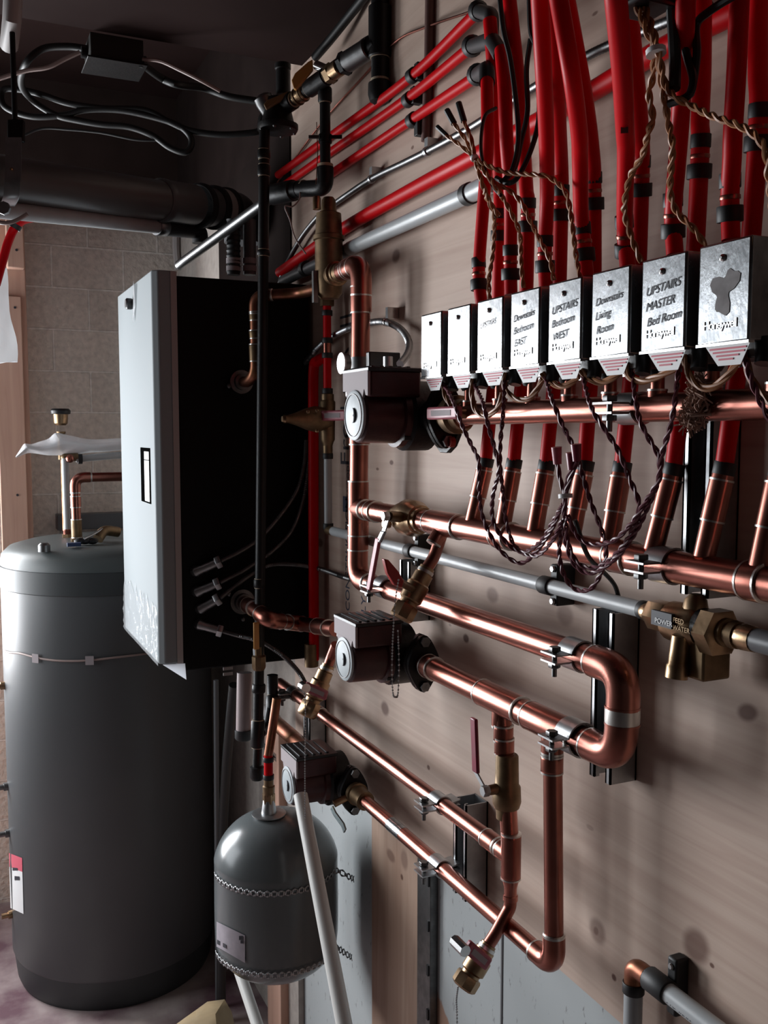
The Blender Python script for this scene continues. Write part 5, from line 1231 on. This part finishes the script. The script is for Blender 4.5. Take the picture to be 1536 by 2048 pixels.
# framing at the left
Ys=3.28
x0=YP(4,900,Ys).x; x1=YP(62,900,Ys).x; x2=YP(82,900,Ys+.12).x
solo('corner_stud',MB().box((x0,Ys,.0),(x1,3.418,ZC-.11)),STUD,'thick pinkish softwood post in the left back corner','post',None,.003)
solo('trim_board',MB().box((x0-.01,Ys-.022,.0),(YP(52,900,Ys-.02).x,Ys-.001,YP(30,592,Ys-.02).z)),STUD,'pale softwood board fixed on the front of the corner post','board',None,.003)
a=YP(14,535,Ys-.04); b=YP(47,440,Ys-.04)
solo('wood_block',MB().box((a.x,Ys-.042,a.z),(b.x,Ys-.0005,b.z)),STUD,'small softwood block nailed near the top of the corner post','block',None,.004)
for i,(x,y) in enumerate(((33,500),(30,615),(35,990))): solo('nail',MB()._lathe(YP(x,y,Ys-(.043 if i==0 else .023)),-Y1,[(0,.004),(.001,.004)],10),INK,['dark nail head in the small wood block','dark nail head in the pale board below the wood block','dark nail head low in the pale board, beside the tank top'][i],'nail','nail heads in the left timber')
solo('pale_cable',MB().tube(catmull([YP(352,470,3.38),YP(352,500,3.38),YP(356,540,3.38)],5),.012,8),GREYP,'short pale upright conduit on the block wall above the boiler cover','conduit')
# ================================================================ ceiling edge: junction box and cables
jc=V((PD(228,118,2.05).x,PD(228,118,2.05).y,ZC-.028))
t=thing('junction_box',jc,'dark square junction box under the ceiling with cables leaving both sides','junction box')
link('body',MB().box(jc+V((-.055,-.045,-.022)),jc+V((.055,.045,.028))),mat('junction_box_grey',(.02,.019,.017),.6),t,.002)
link('cover',MB().box(jc+V((-.062,-.052,-.026)),jc+V((.062,.052,-.022))),IRON,t,.001)
link('knockout',MB()._lathe(jc+V((-.056,0,0)),-X1,[(0,.012),(.012,.012)],10),IRON,t); link('knockout',MB()._lathe(jc+V((.056,0,0)),X1,[(0,.012),(.012,.012)],10),IRON,t)
def Cp(l,dep=2.25): return [PD(x/2.954,y/2.954,2.03 if y<400 else (2.15 if y<520 else dep)) for x,y in l]
solo('black_cable_loop',MB().tube(catmull(Cp([(520,290),(400,275),(250,290),(150,380),(125,500),(200,600),(330,680),(450,710),(600,735),(760,750),(900,800),(1000,870),(1090,900),(1130,860),(1120,800),(1050,740),(900,690),(700,650),(500,650),(380,680),(200,690),(60,650),(10,600),(20,530),(120,530),(250,560),(400,610),(600,640),(850,650),(1000,720),(1120,770),(1300,795),(1480,785),(1545,770)]),6),.0075,10),WIREK,'long black cable hanging in loops under the ceiling at top left','cable')
solo('black_cable',MB().tube(catmull(Cp([(830,370),(950,460),(1050,500),(1200,520),(1350,570),(1540,600)]),6),.0085,10),WIREK,'black cable running right from the junction box to the gas train','cable')
solo('thin_black_cable',MB().tube(catmull(Cp([(140,800),(250,760),(400,765),(600,785),(800,825),(950,830)]),6),.003,8),WIREK,'thin black cable sagging between the looped cable and the flue','cable')
solo('pink_cable',MB().tube(catmull([PD(160,104,2.02),PD(130,118,2.02),PD(95,135,2.02),PD(50,142,2.02),PD(-10,160,2.02)],6),.0048,8),CABLEP,'pinkish cable leaving the junction box to the left','cable')
solo('pink_cable',MB().tube(catmull([PD(285,119,2.03),PD(320,122,2.03),PD(360,140,2.03),PD(400,160,2.03),PD(440,182,2.05)],6),.0042,8),CABLEP,'pinkish cable leaving the junction box to the right','cable')
solo('white_pipe_end',MB().tube([V((PD(30,-40,1.7).x,PD(30,-40,1.7).y,ZC)),PD(24,40,1.72),PD(18,92,1.78)],.0165,16),GREYP,'pale round tube sticking down at the top left corner','tube')  # plain pale pipe end hanging from the ceiling, gives no light
solo('black_cable_bundle',MB().tube(catmull([PD(740,-20,1.80),PD(700,30,1.86),PD(660,80,1.92),PD(630,115,1.97)],6),.009,10),WIREK,'black cable along the ceiling edge above the gas train','cable')

# ================================================================ wires
def wires(name,pts,label,m,r=.0016,n=2,pitch=.026,grp=None,sep=1.):
    P=[W(*q) for q in pts]; return solo(name,twist(P,r,n,pitch,6,sep=sep),m,label,'wire',grp)
gb='brown twisted wires above the boxes'
hub=(950,318,.205)
BL=[('brown twisted wire reaching farthest right from the left bundle, down to the fifth zone valve',[hub,(985,335,.2),(1020,346,.19),(1080,350,.18),(1105,358,.17),(1130,382,.165),(1140,420,.16),(1147,470,.155),(1152,510,.15),(1160,556,.15)]),
 ('brown twisted wire from the left bundle down to the fourth zone valve',[hub,(985,362,.2),(1020,382,.18),(1043,405,.17),(1060,440,.16),(1080,480,.155),(1100,520,.15),(1108,560,.15)]),
 ('brown twisted wire from the left bundle down to the third zone valve',[hub,(990,372,.2),(1005,395,.18),(1025,430,.17),(1040,470,.16),(1042,520,.155),(1047,575,.15)]),
 ('brown twisted wire from the left bundle down to the second zone valve',[hub,(965,370,.2),(975,400,.18),(988,428,.17),(988,470,.16),(985,510,.155),(978,560,.15),(980,606,.15)]),
 ('short brown wire from the left bundle ending among the leftmost red tubes',[hub,(968,375,.195),(982,408,.18),(998,432,.165)])]
for l,p in BL: wires('brown_wire',p,l,WIREB,grp=gb)
for i,(a,b) in enumerate((((875,254),(893,271)),((894,221),(908,247)),((917,206),(928,243)))):
    t=thing('wire_tip',W(*a,.215),['black-tipped brown wire end pointing left, lowest of the three','black-tipped brown wire end, middle of the three pointing up left','black-tipped brown wire end, topmost of the three'][i],'wire','black-tipped wire ends')
    link('tip',MB().tube([W(*a,.215),W(*b,.213)],.0038 if i else .0030,8),WIREK,t); link('lead',twist([W(*b,.213),W((b[0]+950)/2+4,(b[1]+318)/2,.21),W(950,318,.205)],.0014,2 if i<2 else 3,.04,6),WIREB,t)
solo('cable_tie',MB()._lathe(W(949,316,.206),W(960,330,.206)-W(949,316,.206),[(-.002,.0048),(.002,.0048)],12),LABEL,'white tie round the left bundle of brown wires','cable tie','white cable ties')
DL=[('brown twisted wire from the right bundle, bowed left, down to the sixth zone valve',[(1274,15,.23),(1293,60,.23),(1308,100,.22),(1304,160,.21),(1298,190,.21),(1306,238,.20),(1297,262,.20),(1285,310,.19),(1262,350,.185),(1250,400,.18),(1250,432,.17),(1265,480,.16),(1283,524,.15)]),
 ('brown twisted wire from the right bundle hanging straight to the eighth zone valve',[(1282,15,.225),(1302,60,.225),(1314,105,.22),(1322,160,.21),(1336,240,.20),(1345,290,.2),(1342,340,.19),(1341,390,.18),(1355,425,.17),(1385,455,.165),(1412,492,.15)]),
 ('brown twisted wire from the right bundle swinging to the right edge',[(1290,15,.225),(1306,60,.225),(1318,110,.22),(1330,168,.21),(1352,195,.21),(1380,210,.2),(1420,230,.2),(1480,252,.2),(1507,268,.2),(1530,300,.2),(1538,360,.19),(1545,420,.18)])]
for l,p in DL: wires('brown_wire',p,l,WIREB,r=.0017,grp='brown twisted wires of the right bundle')
solo('cable_tie',MB()._lathe(W(1312,104,.221),V((0,.2,1)),[(-.0022,.0085),(.0022,.0085)],12),LABEL,'white tie round the right bundle of brown wires','cable tie','white cable ties')
solo('box_stem',MB().tube([W(1292,-4,.22)+V((0,0,.02)),V((W(1292,-4,.22).x,W(1292,-4,.22).y,ZC))],.008,10),IRON,'dark stem carrying the wiring box at the top edge','stem')
solo('wire_box',MB().box(W(1292,-4,.22)-V((.02,.018,.010)),W(1292,-4,.22)+V((.02,.022,.02))),BLACKP,'black wiring box at the top edge above the right bundle of brown wires','box',None,.003)
def cab(name,pts,label,r=.003,m=WIREK,grp=None):
    Q=catmull([W(*q) for q in pts],7)
    if pts[0][1]<-15: Q=topped(Q[::-1])
    return solo(name,MB().tube(Q,r,8),m,label,'cable',grp)
gk='thin black cables hanging among the red tubes'
cab('black_cable',[(998,-20,.17),(1007,60,.17),(1021,121,.17),(1034,222,.17),(1036,290,.175),(1022,345,.18),(1000,366,.19)],'thin black cable in front of the second and third red tubes',grp=gk)
cab('black_cable',[(1058,-20,.16),(1061,60,.16),(1072,95,.16),(1077,161,.16),(1077,242,.16),(1060,305,.17),(1035,355,.18),(1015,366,.185),(992,356,.19)],'black cable looping down right of the third red tube, outer one',grp=gk)
cab('black_cable',[(1061,78,.158),(1053,141,.16),(1055,222,.16),(1042,283,.165),(1030,335,.175),(1010,358,.185)],'black cable looping down right of the third red tube, inner one',grp=gk)
cab('black_cable',[(992,216,.15),(970,232,.17),(962,280,.18),(966,325,.19),(985,370,.19),(1002,391,.19)],'thin black cable bowed left across the leftmost red tube',r=.0022,grp=gk)
cab('black_cable',[(1342,-20,.20),(1348,80,.2),(1350,130,.2),(1349,178,.205)],'thick black cable beside the right bundle of brown wires',r=.005,grp=gk)
cab('black_cable',[(1354,-20,.19),(1360,60,.19),(1375,115,.19),(1386,160,.195),(1376,192,.2),(1338,208,.205)],'black cable hooking back under the right bundle of brown wires',r=.0035,grp=gk)
cab('black_cable',[(1470,-10,.18),(1420,22,.18),(1393,50,.18),(1394,105,.185),(1387,160,.19),(1380,190,.195)],'black cable coming in from the top right to the right bundle',r=.0035,grp=gk)
cab('black_cable',[(1150,1040,.14),(1175,1110,.12),(1205,1142,.07),(1228,1168,.045),(1238,1196,.03)],'thin black cable curving down from the burgundy bundle to the plywood',r=.0028,grp=gk)
# loops between the boxes
LP=[[(887,768),(890,790),(902,812)],[(945,757),(944,790),(950,818),(966,832),(985,826),(1000,806),(1004,785)],[(1010,745),(1009,772),(1022,792),(1045,800),(1066,790),(1086,758)],[(1085,748),(1104,766),(1130,772),(1158,752)],[(1162,742),(1183,760),(1212,763),(1248,738)],[(1250,728),(1260,755),(1287,762),(1322,750),(1358,732)],[(1368,712),(1380,752),(1407,776),(1442,764),(1482,718)],[(1487,702),(1499,748),(1520,785),(1550,815)]]
ll=['first, right of the highest pump','second, dipping over the copper header','third, below the Downstairs Bedroom East cover','fourth, below the Upstairs Bedroom West cover','fifth, below the Downstairs Living Room cover','sixth, left of the wad','seventh, below the smudged cover','eighth, at the right edge']
for i,p in enumerate(LP): wires('brown_wire_loop',[(x,y,.155) for x,y in p],'brown wire loop hanging under the aluminium boxes, '+ll[i],WIREB,r=.0019,n=3,pitch=.06,grp='brown wire loops under the boxes')
BG=[[(884,764,.15),(905,800,.19),(925,852,.2),(942,888,.2),(957,920,.2),(958,965,.2),(962,1020,.19),(978,1065,.18),(1005,1105,.17),(1042,1126,.16),(1075,1100,.16),(1105,1055,.17),(1124,1010,.175)],
 [(947,765,.15),(966,805,.19),(975,845,.2),(990,900,.2),(998,938,.2),(986,990,.19),(986,1040,.18),(1010,1082,.17),(1045,1104,.16),(1082,1082,.165),(1108,1040,.17),(1127,1008,.175)],
 [(1010,750,.15),(1007,820,.18),(1001,880,.19),(1000,930,.19),(1006,985,.18),(1012,1040,.17),(1030,1092,.16),(1070,1112,.16),(1105,1080,.17),(1125,1040,.175)],
 [(1088,744,.15),(1105,800,.18),(1125,850,.18),(1150,900,.18),(1165,950,.17),(1182,1005,.165),(1203,1060,.16),(1212,1105,.15),(1200,1150,.14),(1180,1178,.14),(1150,1178,.14),(1128,1150,.15),(1118,1105,.16),(1124,1050,.17)],
 [(1163,742,.15),(1182,812,.18),(1205,852,.18),(1236,900,.17),(1258,955,.165),(1278,1010,.16),(1265,1060,.155),(1232,1108,.15),(1190,1135,.15),(1155,1125,.155),(1136,1085,.165),(1130,1030,.175)],
 [(1262,732,.15),(1277,830,.17),(1295,872,.17),(1316,910,.165),(1318,958,.16),(1290,1005,.16),(1262,1048,.16),(1225,1082,.16),(1180,1088,.16),(1152,1068,.165),(1135,1030,.175)],
 [(1360,710,.15),(1352,790,.17),(1341,850,.17),(1325,905,.165),(1316,962,.16),(1288,1030,.155),(1262,1078,.15),(1225,1122,.15),(1182,1146,.15),(1148,1128,.155),(1130,1078,.165),(1128,1025,.175)]]
bl=['farthest left of all','second from left','third from left, nearly straight','fourth from left, dipping lowest','fifth from left','sixth from left','seventh, passing the header clamp']
for i,p in enumerate(BG): wires('burgundy_wire',p,'burgundy twisted wire looping down to the tied bundle, '+bl[i],WIREM,r=.0015,grp='burgundy twisted wires')
t=thing('burgundy_wire_bundle',W(1132,992,.18),'tied bundle of burgundy wire ends standing up in front of the fourth red return tube','wire')
for k,(x,y) in enumerate(((1113,894),(1152,888),(1142,905))):
    link('wire_nut',MB().tube([W(x,y,.185),W(x+2,y+34,.183)],[.0058,.0045],10),PINK_H if k==0 else RED_H,t)
    link('lead',twist([W(x+2,y+34,.183),W((x+1128)/2,960,.182),W(1130,995,.18),W(1128,1030,.176)],.0014,3,.04,6),WIREM,t)
solo('cable_tie',MB()._lathe(W(1131,992,.181),V((0,.15,1)),[(-.0022,.0075),(.0022,.0075)],12),LABEL,'white tie round the burgundy wire bundle','cable tie','white cable ties')
wires('burgundy_wire',[(1487,704,.16),(1500,752,.17),(1520,800,.17),(1545,850,.17)],'burgundy twisted wire at the right edge below the smudged cover',WIREM,grp='burgundy twisted wires')
# fuzzy brown wad on the upper header
m=MB()
for k in range(260):
    u=random.random(); c=W(1398-16*u+random.gauss(0,5+5*u),762+92*u,.12+random.uniform(.012,.026)); d=V((random.gauss(0,.5),random.gauss(0,.5),random.gauss(0,1.2))).normalized()*random.uniform(.005,.013)
    m.tube(catmull([c-d,c+V((random.gauss(0,.003),random.gauss(0,.003),0)),c+d],3),.0008,4)
solo('jute_wad',m,TAN,'blurred tan wad of frayed fibre on the upper header right of its clamp','fibre wad',kind='stuff')
